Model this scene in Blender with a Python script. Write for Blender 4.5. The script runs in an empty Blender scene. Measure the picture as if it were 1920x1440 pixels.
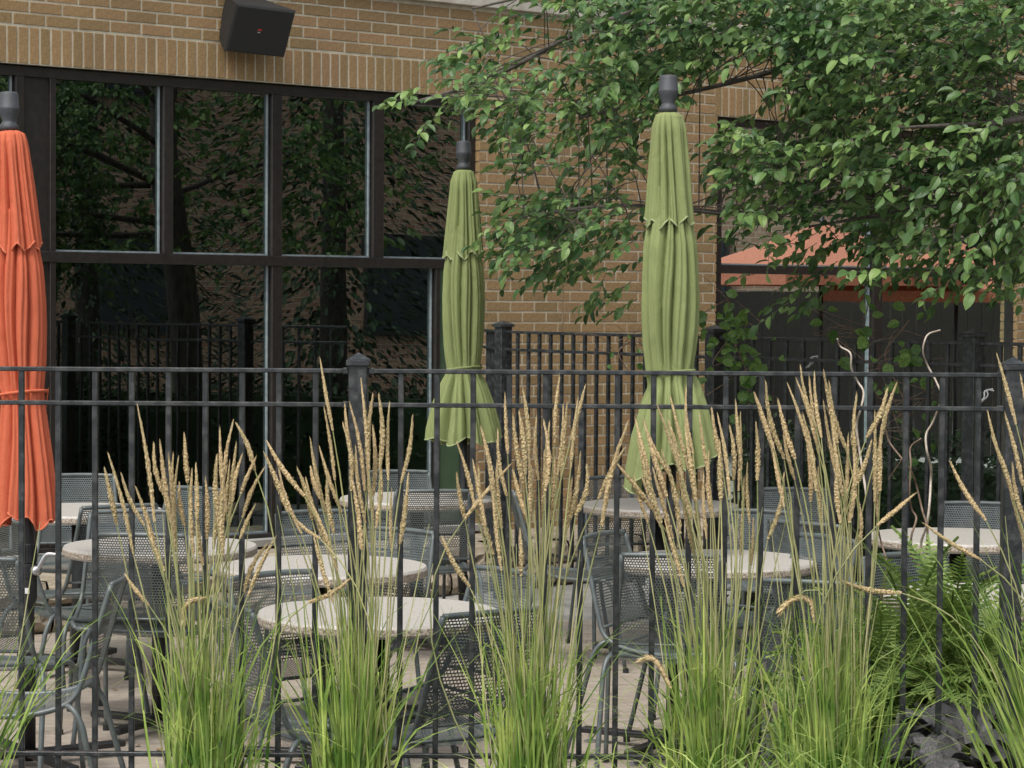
import bpy, math, random
from mathutils import Vector, Matrix, Euler, noise
R = math.radians
sc = bpy.context.scene
COL = sc.collection

# ------------------------------------------------------------------ camera
F, CX, CY = 4600.0, 960.0, 720.0
CAM = Vector((0, 0, 1.725))
camd = bpy.data.cameras.new('camera')
camd.sensor_width = 36.0
camd.lens = 36.0 * F / 1920.0
camd.clip_end = 400
cam = bpy.data.objects.new('camera', camd)
COL.objects.link(cam)
CR = (Matrix.Rotation(R(90 - 1.99), 3, 'X') @ Matrix.Rotation(R(0.38), 3, 'Z'))
cam.matrix_world = Matrix.Translation(CAM) @ CR.to_4x4()
sc.camera = cam

# ------------------------------------------------------------------ light
w = bpy.data.worlds.new('World'); sc.world = w; w.use_nodes = True
nt = w.node_tree; nt.nodes.clear()
wo = nt.nodes.new('ShaderNodeOutputWorld'); bg = nt.nodes.new('ShaderNodeBackground')
sky = nt.nodes.new('ShaderNodeTexSky'); sky.sky_type = 'NISHITA'; sky.sun_disc = False
sky.sun_elevation = R(58); sky.sun_rotation = R(200); sky.dust_density = 3.0
hs = nt.nodes.new('ShaderNodeHueSaturation'); hs.inputs['Saturation'].default_value = 0.35
nt.links.new(sky.outputs[0], hs.inputs['Color']); nt.links.new(hs.outputs[0], bg.inputs[0])
bg.inputs[1].default_value = 0.12
nt.links.new(bg.outputs[0], wo.inputs[0])
sd = bpy.data.lights.new('sun', 'SUN'); sd.energy = 1.3; sd.angle = R(14); sd.color = (1, .96, .9)
sun = bpy.data.objects.new('sun', sd); COL.objects.link(sun)
# light comes from behind and left of the camera, high up
sun.rotation_euler = Vector((0.42, 0.75, -1.35)).to_track_quat('-Z', 'Y').to_euler()
sc.view_settings.view_transform = 'Standard'; sc.view_settings.look = 'None'
sc.view_settings.gamma = 1.0; sc.view_settings.use_curve_mapping = False
sc.view_settings.exposure = 0.82

# ------------------------------------------------------------------ helpers
def ray(px, py):
    return CR @ Vector(((px - CX) / F, -(py - CY) / F, -1.0))
def pix(px, py, Y):
    d = ray(px, py); return CAM + d * (Y / d.y)
def proj(p):
    q = CR.transposed() @ (Vector(p) - CAM)
    if q.z > -.01: return (-9999, -9999, 1)
    return (CX + F * q.x / -q.z, CY - F * q.y / -q.z, -q.z)

class MB:
    def __init__(s): s.v = []; s.f = []; s.m = []; s.cur = 0
    def add(s, vs, fs, M=None):
        b = len(s.v)
        if M is not None: vs = [M @ Vector(v) for v in vs]
        s.v += [tuple(v) for v in vs]; s.f += [tuple(i + b for i in f) for f in fs]; s.m += [s.cur] * len(fs)
        return s
    def box(s, c, d, M=None):
        x, y, z = d[0] / 2, d[1] / 2, d[2] / 2
        vs = [Vector((c[0] + i * x, c[1] + j * y, c[2] + k * z)) for i in (-1, 1) for j in (-1, 1) for k in (-1, 1)]
        return s.add(vs, [(0, 1, 3, 2), (4, 6, 7, 5), (0, 4, 5, 1), (2, 3, 7, 6), (0, 2, 6, 4), (1, 5, 7, 3)], M)
    def bbox(s, c, d, b=.003, M=None):
        """box with its edges chamfered"""
        x, y, z = d[0] / 2, d[1] / 2, d[2] / 2
        pts = []
        for i in (-1, 1):
            for j in (-1, 1):
                for k in (-1, 1):
                    pts.append((i * (x - b), j * (y - b), k * z)); pts.append((i * (x - b), j * y, k * (z - b))); pts.append((i * x, j * (y - b), k * (z - b)))
        def I(i, j, k, a): return (((i + 1) // 2) * 4 + ((j + 1) // 2) * 2 + ((k + 1) // 2)) * 3 + a
        fs = []
        for k in (-1, 1):
            q = [I(-1, -1, k, 0), I(1, -1, k, 0), I(1, 1, k, 0), I(-1, 1, k, 0)]; fs.append(q if k > 0 else q[::-1])
            q = [I(-1, k, -1, 1), I(1, k, -1, 1), I(1, k, 1, 1), I(-1, k, 1, 1)]; fs.append(q if k < 0 else q[::-1])
            q = [I(k, -1, -1, 2), I(k, 1, -1, 2), I(k, 1, 1, 2), I(k, -1, 1, 2)]; fs.append(q if k > 0 else q[::-1])
        for a in (-1, 1):
            for b_ in (-1, 1):
                fs.append([I(-1, a, b_, 0), I(1, a, b_, 0), I(1, a, b_, 1), I(-1, a, b_, 1)])
                fs.append([I(a, -1, b_, 0), I(a, 1, b_, 0), I(a, 1, b_, 2), I(a, -1, b_, 2)])
                fs.append([I(a, b_, -1, 1), I(a, b_, 1, 1), I(a, b_, 1, 2), I(a, b_, -1, 2)])
                for c_ in (-1, 1): fs.append([I(a, b_, c_, 0), I(a, b_, c_, 1), I(a, b_, c_, 2)])
        pts = [(p[0] + c[0], p[1] + c[1], p[2] + c[2]) for p in pts]
        return s.add([Vector(p) for p in pts], fs, M)
    def tube(s, pts, r, n=8, cap=True):
        pts = [Vector(p) for p in pts]; N = len(pts)
        rr = r if isinstance(r, (list, tuple)) else [r] * N
        up = None; b = len(s.v)
        for i, p in enumerate(pts):
            t = (pts[min(i + 1, N - 1)] - pts[max(i - 1, 0)])
            t = t.normalized() if t.length > 1e-9 else Vector((0, 0, 1))
            if up is None: up = t.orthogonal().normalized()
            up = (up - t * up.dot(t)); up = up.normalized() if up.length > 1e-6 else t.orthogonal().normalized()
            q = t.cross(up)
            for k in range(n):
                a = 2 * math.pi * k / n
                s.v.append(tuple(p + (up * math.cos(a) + q * math.sin(a)) * rr[i]))
        for i in range(N - 1):
            for k in range(n):
                a0 = b + i * n + k; a1 = b + i * n + (k + 1) % n
                s.f.append((a0, a1, a1 + n, a0 + n)); s.m.append(s.cur)
        if cap:
            s.f.append(tuple(b + k for k in range(n))[::-1]); s.m.append(s.cur)
            s.f.append(tuple(b + (N - 1) * n + k for k in range(n))); s.m.append(s.cur)
        return s
    def lathe(s, prof, n=24, c=(0, 0, 0)):
        b = len(s.v)
        for (r, z) in prof:
            for k in range(n):
                a = 2 * math.pi * k / n
                s.v.append((c[0] + r * math.cos(a), c[1] + r * math.sin(a), c[2] + z))
        for i in range(len(prof) - 1):
            for k in range(n):
                a0 = b + i * n + k; a1 = b + i * n + (k + 1) % n
                s.f.append((a0, a1, a1 + n, a0 + n)); s.m.append(s.cur)
        s.f.append(tuple(b + k for k in range(n))[::-1]); s.m.append(s.cur)
        s.f.append(tuple(b + (len(prof) - 1) * n + k for k in range(n))); s.m.append(s.cur)
        return s
    def mesh(s, name, mat, smooth=False, off=None):
        me = bpy.data.meshes.new(name)
        v = s.v if off is None else [(a[0] - off[0], a[1] - off[1], a[2] - off[2]) for a in s.v]
        me.from_pydata(v, [], s.f); me.update()
        mats = mat if isinstance(mat, (list, tuple)) else [mat]
        for m in mats: me.materials.append(m)
        if len(mats) > 1: me.polygons.foreach_set('material_index', s.m)
        if smooth: me.polygons.foreach_set('use_smooth', [True] * len(me.polygons))
        return me
    def build(s, name, mat, parent=None, smooth=False, local=False, loc=None, **kw):
        """world-space geometry under a parent whose frame is a pure translation (local=True: already local)"""
        off = None
        if parent is not None and not local: off = origin(parent)
        if parent is None and loc is not None: off = loc
        o = bpy.data.objects.new(name, s.mesh(name, mat, smooth, off))
        COL.objects.link(o)
        if parent is not None: o.parent = parent
        elif loc is not None: o.location = loc
        for k, v_ in kw.items(): o[k] = v_
        return o
def origin(o):
    p = Vector((0, 0, 0))
    while o is not None: p += Vector(o.location); o = o.parent
    return p
def obj(name, me, parent=None, loc=(0, 0, 0), rot=None, scale=None, **kw):
    o = bpy.data.objects.new(name, me); COL.objects.link(o); o.parent = parent; o.location = loc
    if rot is not None: o.rotation_euler = rot
    if scale is not None: o.scale = scale
    for k, v_ in kw.items(): o[k] = v_
    return o
def thing(name, label, cat, loc=(0, 0, 0), rz=0, group=None):
    o = bpy.data.objects.new(name, None); COL.objects.link(o); o.empty_display_size = .1
    o.location = loc; o.rotation_euler = (0, 0, rz); o['label'] = label; o['category'] = cat
    if group: o['group'] = group
    return o
def tag(o, label, cat, group=None):
    o['label'] = label; o['category'] = cat
    if group: o['group'] = group
    return o
def copy_tree(o, parent=None):
    c = o.copy(); COL.objects.link(c); c.parent = parent
    for ch in list(KIDS.get(o.name, [])): copy_tree(ch, c)
    return c
KIDS = {}
def kids_index(root):
    def rec(o):
        KIDS[o.name] = list(o.children)
        for c in o.children: rec(c)
    rec(root)
def bez(p0, p1, p2, n):
    p0, p1, p2 = Vector(p0), Vector(p1), Vector(p2)
    return [p0 * (1 - t) ** 2 + p1 * 2 * t * (1 - t) + p2 * t * t for t in [i / (n - 1) for i in range(n)]]
def crom(pts, n=6):
    pts = [Vector(p) for p in pts]; out = []
    P = [pts[0] * 2 - pts[1]] + pts + [pts[-1] * 2 - pts[-2]]
    for i in range(1, len(P) - 2):
        a, b, c, d = P[i - 1], P[i], P[i + 1], P[i + 2]
        for k in range(n):
            t = k / n
            out.append(.5 * ((2 * b) + (c - a) * t + (2 * a - 5 * b + 4 * c - d) * t * t + (3 * b - a - 3 * c + d) * t ** 3))
    out.append(pts[-1]); return out

# ------------------------------------------------------------------ materials
def NM(name):
    m = bpy.data.materials.new(name); m.use_nodes = True; n = m.node_tree.nodes; l = m.node_tree.links
    return m, n, l, n['Principled BSDF']
def rgb(c): return (c[0], c[1], c[2], 1)
def mat(name, c1, c2=None, rough=.6, scale=20, bump=0, bscale=None, metal=0, spec=.5, rand=0, detail=4, stretch=None, trans=0, island=True, contrast=(.35, .65), dirt=None):
    m, n, l, b = NM(name)
    tc = n.new('ShaderNodeTexCoord'); geo = n.new('ShaderNodeNewGeometry')
    src = geo.outputs['Position'] if stretch is None else None
    mp = n.new('ShaderNodeMapping'); l.new(tc.outputs['Object'], mp.inputs[0])
    if stretch: mp.inputs['Scale'].default_value = stretch
    nz = n.new('ShaderNodeTexNoise'); nz.inputs['Scale'].default_value = scale; nz.inputs['Detail'].default_value = detail
    l.new(mp.outputs[0], nz.inputs['Vector'])
    cr = n.new('ShaderNodeValToRGB'); cr.color_ramp.elements[0].position = contrast[0]; cr.color_ramp.elements[1].position = contrast[1]
    cr.color_ramp.elements[0].color = rgb(c1); cr.color_ramp.elements[1].color = rgb(c2 or c1)
    l.new(nz.outputs[0], cr.inputs[0])
    out = cr.outputs[0]
    if dirt:
        n2 = n.new('ShaderNodeTexNoise'); n2.inputs['Scale'].default_value = dirt[1]; n2.inputs['Detail'].default_value = 5
        l.new(geo.outputs['Position'], n2.inputs['Vector'])
        r2 = n.new('ShaderNodeValToRGB'); r2.color_ramp.elements[0].position = .45; r2.color_ramp.elements[1].position = .7
        l.new(n2.outputs[0], r2.inputs[0])
        mx = n.new('ShaderNodeMix'); mx.data_type = 'RGBA'; mx.inputs[7].default_value = rgb(dirt[0])
        ml = n.new('ShaderNodeMath'); ml.operation = 'MULTIPLY'; ml.inputs[1].default_value = dirt[2]
        l.new(r2.outputs[0], ml.inputs[0]); l.new(ml.outputs[0], mx.inputs[0]); l.new(out, mx.inputs[6]); out = mx.outputs[2]
    if rand:
        oi = n.new('ShaderNodeObjectInfo'); ad = n.new('ShaderNodeMath'); ad.operation = 'ADD'
        l.new(oi.outputs['Random'], ad.inputs[0]); l.new(geo.outputs['Random Per Island'], ad.inputs[1])
        fr = n.new('ShaderNodeMath'); fr.operation = 'FRACT'; l.new(ad.outputs[0], fr.inputs[0])
        mr = n.new('ShaderNodeMapRange'); mr.inputs[3].default_value = 1 - rand; mr.inputs[4].default_value = 1 + rand
        l.new(fr.outputs[0], mr.inputs[0])
        h = n.new('ShaderNodeHueSaturation'); l.new(mr.outputs[0], h.inputs['Value']); l.new(out, h.inputs['Color'])
        mr2 = n.new('ShaderNodeMapRange'); mr2.inputs[3].default_value = .5 + rand * .04; mr2.inputs[4].default_value = .5 - rand * .05
        l.new(fr.outputs[0], mr2.inputs[0]); l.new(mr2.outputs[0], h.inputs['Hue'])
        out = h.outputs[0]
    l.new(out, b.inputs['Base Color'])
    b.inputs['Roughness'].default_value = rough; b.inputs['Metallic'].default_value = metal
    b.inputs['Specular IOR Level'].default_value = spec
    if bump:
        n3 = n.new('ShaderNodeTexNoise'); n3.inputs['Scale'].default_value = bscale or scale * 3; n3.inputs['Detail'].default_value = 6
        l.new(mp.outputs[0], n3.inputs['Vector'])
        bp = n.new('ShaderNodeBump'); bp.inputs['Strength'].default_value = bump; bp.inputs['Distance'].default_value = .01
        l.new(n3.outputs[0], bp.inputs['Height']); l.new(bp.outputs[0], b.inputs['Normal'])
    if trans:
        tr = n.new('ShaderNodeBsdfTranslucent'); mx = n.new('ShaderNodeMixShader'); mx.inputs[0].default_value = trans
        l.new(out, tr.inputs[0]); l.new(b.outputs[0], mx.inputs[1]); l.new(tr.outputs[0], mx.inputs[2])
        l.new(mx.outputs[0], n['Material Output'].inputs[0])
    return m

M_BRICK = mat('brick', (.24, .156, .070), (.33, .220, .104), .85, 60, .25, 300, rand=.12, dirt=((.17, .11, .06), 2.2, .35))
M_MORTAR = mat('mortar', (.42, .385, .29), (.54, .50, .39), .95, 15, .4, 200)
M_STONE = mat('limestone', (.36, .33, .27), (.52, .49, .42), .85, 8, .25, 90)
M_ROCK = mat('rough_ledge_stone', (.22, .18, .13), (.38, .32, .24), .9, 9, 1.0, 26, rand=.12)
M_BRONZE = mat('bronze_frame', (.014, .012, .010), (.024, .020, .017), .42, 30, .05, 200)
M_GASKET = mat('pale_gasket', (.17, .21, .23), (.27, .31, .32), .35, 30)
M_BLACK = mat('black_fence_paint', (.014, .017, .018), (.026, .030, .032), .33, 40, .15, 260, dirt=((.13, .13, .128), 38, .42))
M_CHAIR = mat('grey_green_metal', (.076, .094, .093), (.110, .131, .129), .38, 30, .08, 300, spec=.6, dirt=((.13, .14, .13), 8, .35))
M_FOOT = mat('black_rubber', (.02, .02, .02), None, .6)
M_STEEL = mat('cast_aluminium', (.5, .5, .5), (.62, .62, .62), .3, 30, metal=.8)
M_TABLE = mat('speckled_terrazzo', (.43, .405, .365), (.54, .515, .47), .5, 170, .05, 300, detail=2, dirt=((.26, .21, .16), 150, .45), contrast=(.4, .6))
M_TEDGE = mat('terrazzo_edge', (.22, .17, .12), (.52, .46, .38), .6, 160, .2, 300, detail=2, contrast=(.42, .58))
M_POST = mat('black_pedestal', (.012, .012, .013), (.022, .022, .023), .4, 30)
def wrinkle(m):
    n = m.node_tree.nodes; l = m.node_tree.links; b = n['Principled BSDF']
    old = b.inputs['Normal'].links[0].from_socket
    tc = n.new('ShaderNodeTexCoord'); mp = n.new('ShaderNodeMapping'); mp.inputs['Scale'].default_value = (1, 1, .45)
    nz = n.new('ShaderNodeTexNoise'); nz.inputs['Scale'].default_value = 16; nz.inputs['Detail'].default_value = 4; nz.inputs['Distortion'].default_value = .8
    bp = n.new('ShaderNodeBump'); bp.inputs['Strength'].default_value = .45; bp.inputs['Distance'].default_value = .02
    l.new(tc.outputs['Object'], mp.inputs[0]); l.new(mp.outputs[0], nz.inputs['Vector']); l.new(nz.outputs[0], bp.inputs['Height']); l.new(old, bp.inputs['Normal']); l.new(bp.outputs[0], b.inputs['Normal'])
    return m
M_GREEN = mat('green_canvas', (.265, .31, .125), (.30, .35, .15), .9, 400, .25, 900, spec=.2, trans=.12, dirt=((.23, .265, .11), 3, .35))
M_ORANGE = mat('orange_canvas', (.62, .150, .075), (.70, .18, .095), .9, 400, .25, 900, spec=.2, trans=.12, dirt=((.56, .14, .075), 3, .35))
wrinkle(M_GREEN); wrinkle(M_ORANGE)
M_PIPG = mat('green_piping', (.32, .37, .18), (.36, .41, .21), .9, 200); M_PIPO = mat('orange_piping', (.62, .16, .085), (.68, .19, .10), .9, 200)
M_DULLED = mat('orange_canvas_dulled_for_glass', (.36, .125, .075), (.44, .16, .10), .9, 40)  # orange dulled in the colour itself, to mute its reflection in the window
M_PLASTIC = mat('dark_grey_plastic', (.045, .05, .055), (.065, .07, .076), .5, 200, .2, 900)
M_PATIO = mat('tan_concrete', (.30, .255, .205), (.42, .365, .30), .9, 9, .6, 60, dirt=((.25, .19, .15), 2.6, .4), stretch=(1, 2.2, 1), detail=9)
M_GREYC = mat('grey_concrete', (.24, .235, .215), (.33, .32, .29), .9, 6, .3, 80, detail=8)
M_SOIL = mat('bark_soil', (.018, .013, .009), (.05, .035, .022), 1, 30, 1, 60)
M_GREENPANEL = mat('green_painted_panel', (.045, .085, .045), (.055, .10, .052), .6, 10)
M_SPK = mat('speaker_black', (.012, .012, .012), (.02, .02, .02), .6, 80, .2, 900)
M_GRILLE = mat('speaker_grille', (.009, .01, .009), (.018, .018, .016), .65, 700, .6, 1500)
M_RED = mat('badge_red', (.5, .05, .03), None, .5)
M_WHITE = mat('label_white', (.7, .7, .68), (.6, .6, .58), .5)
M_LEAF = mat('tree_leaf', (.046, .118, .034), (.170, .285, .085), .46, 3.2, .1, 60, rand=.5, spec=.45, trans=.3, detail=3)
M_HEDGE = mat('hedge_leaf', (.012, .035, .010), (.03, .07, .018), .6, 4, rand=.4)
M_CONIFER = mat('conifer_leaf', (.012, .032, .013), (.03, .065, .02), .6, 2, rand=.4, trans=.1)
M_BARK = mat('grey_bark', (.06, .05, .042), (.12, .105, .09), .9, 30, .6, 80, stretch=(1, 1, .3))
M_VINE = mat('vine_leaf', (.06, .14, .025), (.14, .25, .055), .5, 6, rand=.25, trans=.25)
M_BLADE = mat('grass_blade', (.145, .28, .045), (.44, .56, .155), .5, 9, rand=.42, trans=.35, spec=.4)
M_STEM = mat('straw_stem', (.26, .29, .11), (.44, .42, .20), .6, 5, rand=.2)
M_SEED = mat('seed_head', (.50, .385, .185), (.74, .60, .345), .9, 40, .3, 200, rand=.2, trans=.15)
M_FERN = mat('fern_green', (.13, .22, .05), (.27, .37, .10), .5, 6, rand=.3, trans=.3)
M_PURPLE = mat('purple_leaf', (.026, .036, .026), (.105, .088, .098), .42, 14, .3, 60, rand=.45, spec=.5)
M_LIME = mat('lime_leaf', (.28, .42, .05), (.4, .52, .08), .5, 12, trans=.3)
M_TWIG = mat('curly_twig', (.33, .27, .21), (.55, .48, .40), .8, 30, .3, 80)
M_TWIGD = mat('brown_twig', (.12, .075, .05), (.24, .17, .12), .8, 30, .3, 80)
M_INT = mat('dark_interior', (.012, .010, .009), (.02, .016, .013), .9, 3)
M_FARBRICK = None

def glass_mat():
    m, n, l, b = NM('tinted_window_glass'); n.remove(b)
    gl = n.new('ShaderNodeBsdfGlossy'); gl.inputs['Roughness'].default_value = .0; gl.inputs['Color'].default_value = (.80, .92, .90, 1)
    tr = n.new('ShaderNodeBsdfTransparent'); tr.inputs[0].default_value = (.34, .34, .32, 1)
    mx = n.new('ShaderNodeMixShader')
    fr = n.new('ShaderNodeFresnel'); fr.inputs['IOR'].default_value = 1.5
    ma = n.new('ShaderNodeMath'); ma.operation = 'MULTIPLY_ADD'; ma.inputs[1].default_value = 1.3; ma.inputs[2].default_value = .12
    # slightly wavy panes bend what they mirror
    nz = n.new('ShaderNodeTexNoise'); nz.inputs['Scale'].default_value = 1.7; nz.inputs['Detail'].default_value = 1
    geo = n.new('ShaderNodeNewGeometry'); l.new(geo.outputs['Position'], nz.inputs['Vector'])
    bp = n.new('ShaderNodeBump'); bp.inputs['Strength'].default_value = .07; bp.inputs['Distance'].default_value = .01
    l.new(nz.outputs[0], bp.inputs['Height']); l.new(bp.outputs[0], gl.inputs['Normal'])
    l.new(fr.outputs[0], ma.inputs[0]); l.new(ma.outputs[0], mx.inputs[0])
    l.new(tr.outputs[0], mx.inputs[1]); l.new(gl.outputs[0], mx.inputs[2]); l.new(mx.outputs[0], n['Material Output'].inputs[0])
    return m
M_GLASS = glass_mat()
def brickwall_mat():
    m, n, l, b = NM('distant_brick')
    geo = n.new('ShaderNodeNewGeometry'); sx = n.new('ShaderNodeSeparateXYZ'); cx = n.new('ShaderNodeCombineXYZ')
    bt = n.new('ShaderNodeTexBrick'); bt.inputs['Scale'].default_value = 3.2; bt.inputs['Mortar Size'].default_value = .015
    bt.inputs['Color1'].default_value = (.19, .10, .065, 1); bt.inputs['Color2'].default_value = (.24, .16, .105, 1); bt.inputs['Mortar'].default_value = (.3, .26, .21, 1)
    l.new(geo.outputs['Position'], sx.inputs[0]); l.new(sx.outputs[1], cx.inputs[0]); l.new(sx.outputs[2], cx.inputs[1]); l.new(cx.outputs[0], bt.inputs['Vector']); l.new(bt.outputs[0], b.inputs['Base Color'])
    b.inputs['Roughness'].default_value = .9
    return m
M_FARBRICK = brickwall_mat()

# ------------------------------------------------------------------ wall frame
TH = R(40.3); WD = 15.7
WT = Vector((math.cos(TH), math.sin(TH), 0)); WN = Vector((math.sin(TH), -math.cos(TH), 0)); WO = Vector((0, WD, 0))
def wpt(u, n, z): return WO + WT * u + WN * n + Vector((0, 0, z))
def wu(px, py, n=0.0):
    d = ray(px, py); o = WO + WN * n
    t = (o - CAM).dot(WN) / d.dot(WN); p = CAM + d * t
    return ((p - WO).dot(WT), p.z)
WM = Matrix((( WT.x, WN.x, 0, WO.x), (WT.y, WN.y, 0, WO.y), (0, 0, 1, 0), (0, 0, 0, 1)))   # (u, n, z) -> world
def wbox(mb, u0, u1, n0, n1, z0, z1, b=0):
    c = ((u0 + u1) / 2, (n0 + n1) / 2, (z0 + z1) / 2); d = (abs(u1 - u0), abs(n1 - n0), abs(z1 - z0))
    return mb.bbox(c, d, b, WM) if b else mb.box(c, d, WM)

# heights on the wall (metres), read off the brick coursing
CR_H = .0677; BL = .2032
Z_HEAD = sum(wu(x, y)[1] for x, y in ((100, 126), (560, 164), (800, 178), (1440, 217))) / 4   # soffit of the window heads
Z_SOLT = Z_HEAD + 3 * CR_H + .004                                     # top of the soldier course
Z_BAND = wu(960, 20)[1]
Z_TR = sum(wu(x, y)[1] for x, y in ((103, 481), (720, 494), (1343, 504), (1640, 508))) / 4  # transom centre
Z_SILL = .27
U_R1 = wu(898, 400)[0]; U_L2 = wu(1343, 560)[0]; U_R2 = wu(1908, 560)[0]

# ------------------------------------------------------------------ setting: ground
g = MB().box((2, 40, -.06), (260, 200, .1)); g.build('ground', M_GREYC, kind='structure')
g = MB().box((2, 40, -.004), (.01, .01, .001))
pat = thing('patio', '', ''); del pat['label']; del pat['category']; pat['kind'] = 'structure'
random.seed(4)
rows = [(6.45, 8.35), (8.35, 11.55), (11.55, 13.15)]
for (y0, y1) in rows:
    x = -5.2 + random.uniform(-.4, .4)
    while x < 4.6:
        x1 = x + 2.4
        MB().bbox(((x + x1) / 2, (y0 + y1) / 2, -.03), (x1 - x - .012, y1 - y0 - .012, .06 + random.uniform(-.001, .001)), .004).build('slab', M_PATIO, pat)
        x = x1
s = MB().box((1.5, 15.65, -.032), (14, 4.99, .06)); s.build('walkway', M_GREYC, kind='structure')
j = MB().box((0, 9.8, -.008), (11, 6.7, .004)).build('joint_bed', M_SOIL, pat)
# planting bed in front of the fence, raised above the patio, and its inward corner at the right
bd = MB().box((0, 4.6, .20), (14, 3.8, .40)).box((2.35, 7.11, .19), (2.7, 1.22, .38))
bd.build('planting_bed_soil', M_SOIL, kind='structure')

# ------------------------------------------------------------------ the building
bld = thing('restaurant_building', 'tan brick restaurant facade with dark framed picture windows', 'building', tuple(WO))
wl = MB()
UL, UR = -9.0, 9.0; ZT = 5.6
wbox(wl, UL, UR, -.25, -.0035, Z_HEAD, ZT)                 # above the windows
wbox(wl, U_R1 + .010, U_L2 - .010, -.25, -.0035, 0, Z_HEAD - .0005)      # pier between the windows
wbox(wl, U_R2 + .010, UR, -.25, -.0035, 0, Z_HEAD - .0005)
wbox(wl, UL, U_R1 - .0005, -.25, -.03, 0, Z_SILL)
wbox(wl, U_L2 + .0005, U_R2 - .0005, -.25, -.03, 0, Z_SILL)
wl.build('wall', M_MORTAR, bld)
# bricks
def brick_mesh(L, H, W=.13):
    m = MB(); b = .003; x, z = L / 2, H / 2
    m.add([(-x, -W, -z), (x, -W, -z), (x, -W, z), (-x, -W, z), (-x, -b, -z), (x, -b, -z), (x, -b, z), (-x, -b, z),
           (-x + b, 0, -z + b), (x - b, 0, -z + b), (x - b, 0, z - b), (-x + b, 0, z - b)],
          [(4, 5, 1, 0), (5, 6, 2, 1), (6, 7, 3, 2), (7, 4, 0, 3), (4, 8, 9, 5), (5, 9, 10, 6), (6, 10, 11, 7), (7, 11, 8, 4), (8, 11, 10, 9)])
    return m
FULL = brick_mesh(BL - .0095, CR_H - .0095); SOL = brick_mesh(CR_H - .0095, 3 * CR_H - .006)
me_full = FULL.mesh('brick', M_BRICK); me_sol = SOL.mesh('soldier_brick', M_BRICK)
bricks = []   # (u, z, kind, length)
random.seed(7)
u0 = wu(13, 80)[0]
i = -70
while True:
    u = u0 + (i + .5) * CR_H; i += 1
    if u > 6.6: break
    if u < -4.8: continue
    if U_R1 - .01 < u - .03 and u + .03 < U_L2 + .01: continue
    bricks.append((u, Z_HEAD + 1.5 * CR_H + .001, 's', 0))
ub = wu(24, 10)[0]
def course(zc, k, a, b_):
    off = ub + (BL / 2 if k % 2 else 0)
    n0 = math.floor((a - off) / BL)
    u = off + n0 * BL
    while u < b_ - .004:
        s_, e_ = max(u, a) + .0047, min(u + BL, b_) - .0047
        if e_ - s_ > .02: bricks.append(((s_ + e_) / 2, zc, 'f', e_ - s_))
        u += BL
for k in range(-60, 12):
    zc = Z_SOLT + .003 + (k + .5) * CR_H
    if k >= 0:
        if zc + CR_H / 2 > Z_BAND + .03: continue
        course(zc, k, -4.8, 6.6)
    else:
        if zc < .03: continue
        ujoint = wu(1057, 400)[0]
        course(zc, k, U_R1 - .004, ujoint); course(zc, k, ujoint + .003, U_L2 + .004); course(zc, k, U_R2 - .004, 6.6)
for k in range(0, 6):
    zc = Z_BAND + .065 + (k + .5) * CR_H
    course(zc, k, -4.8, 6.6)
def area(b):
    p = wpt(b[0], 0, b[1]); x, y, d = proj(p)
    if x < -5 or x > 1925 or y < -5 or y > 1000: return -1
    leafy = 1.0 if not (x > 1200 and y < 480) else .3
    return (3 * CR_H * CR_H if b[2] == 's' else b[3] * CR_H) / d ** 3 * leafy
bricks.sort(key=area, reverse=True)
field = MB()
rotw = Euler((0, 0, TH))
for i, b in enumerate(bricks):
    dn = random.uniform(-.0015, .0012); p = wpt(b[0], dn, b[1])
    if b[2] == 's': base, me, sc_ = SOL, me_sol, (1, 1, 1)
    else: base, me, sc_ = FULL, me_full, (b[3] / (BL - .0095), 1, 1)
    ang = R(random.uniform(-.25, .25))
    Mb = Matrix.Translation(p) @ Matrix(((WT.x, WN.x, 0, 0), (WT.y, WN.y, 0, 0), (0, 0, 1, 0), (0, 0, 0, 1))) @ Matrix.Rotation(ang, 4, 'Y') @ Matrix.Diagonal((*sc_, 1))
    if i < 300 and area(b) > 0:
        # mirrored frame (u, n, z) is left handed: turn the brick by 180 degrees instead
        o = obj('brick', me, bld, p - WO, Euler((0, ang, TH), 'XYZ'), (sc_[0], -1, 1))
    else: field.add(base.v, base.f, Mb)
field.build('brick_field', M_BRICK, bld, kind='stuff')
# stone band, stone block and sill course above
sb = MB()
u = -5.0
while u < 6.6:
    MBs = MB(); wbox(MBs, u + .002, u + 1.216, -.10, .035, Z_BAND, Z_BAND + .064, .004)
    MBs.build('stone_band', M_STONE, bld); u += 1.22
ublk = wu(1065, 8)[0]
mb = MB(); wbox(mb, ublk, ublk + .62, -.1, .012, Z_BAND + .068, Z_BAND + .46, .004); mb.build('stone_block', M_STONE, bld)
# expansion joint in the pier
mb = MB(); wbox(mb, wu(1057, 400)[0] - .001, wu(1057, 400)[0] + .006, -.02, -.002, .1, Z_HEAD); mb.build('joint_seal', mat('sealant', (.22, .15, .08), None, .8), bld)

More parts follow.
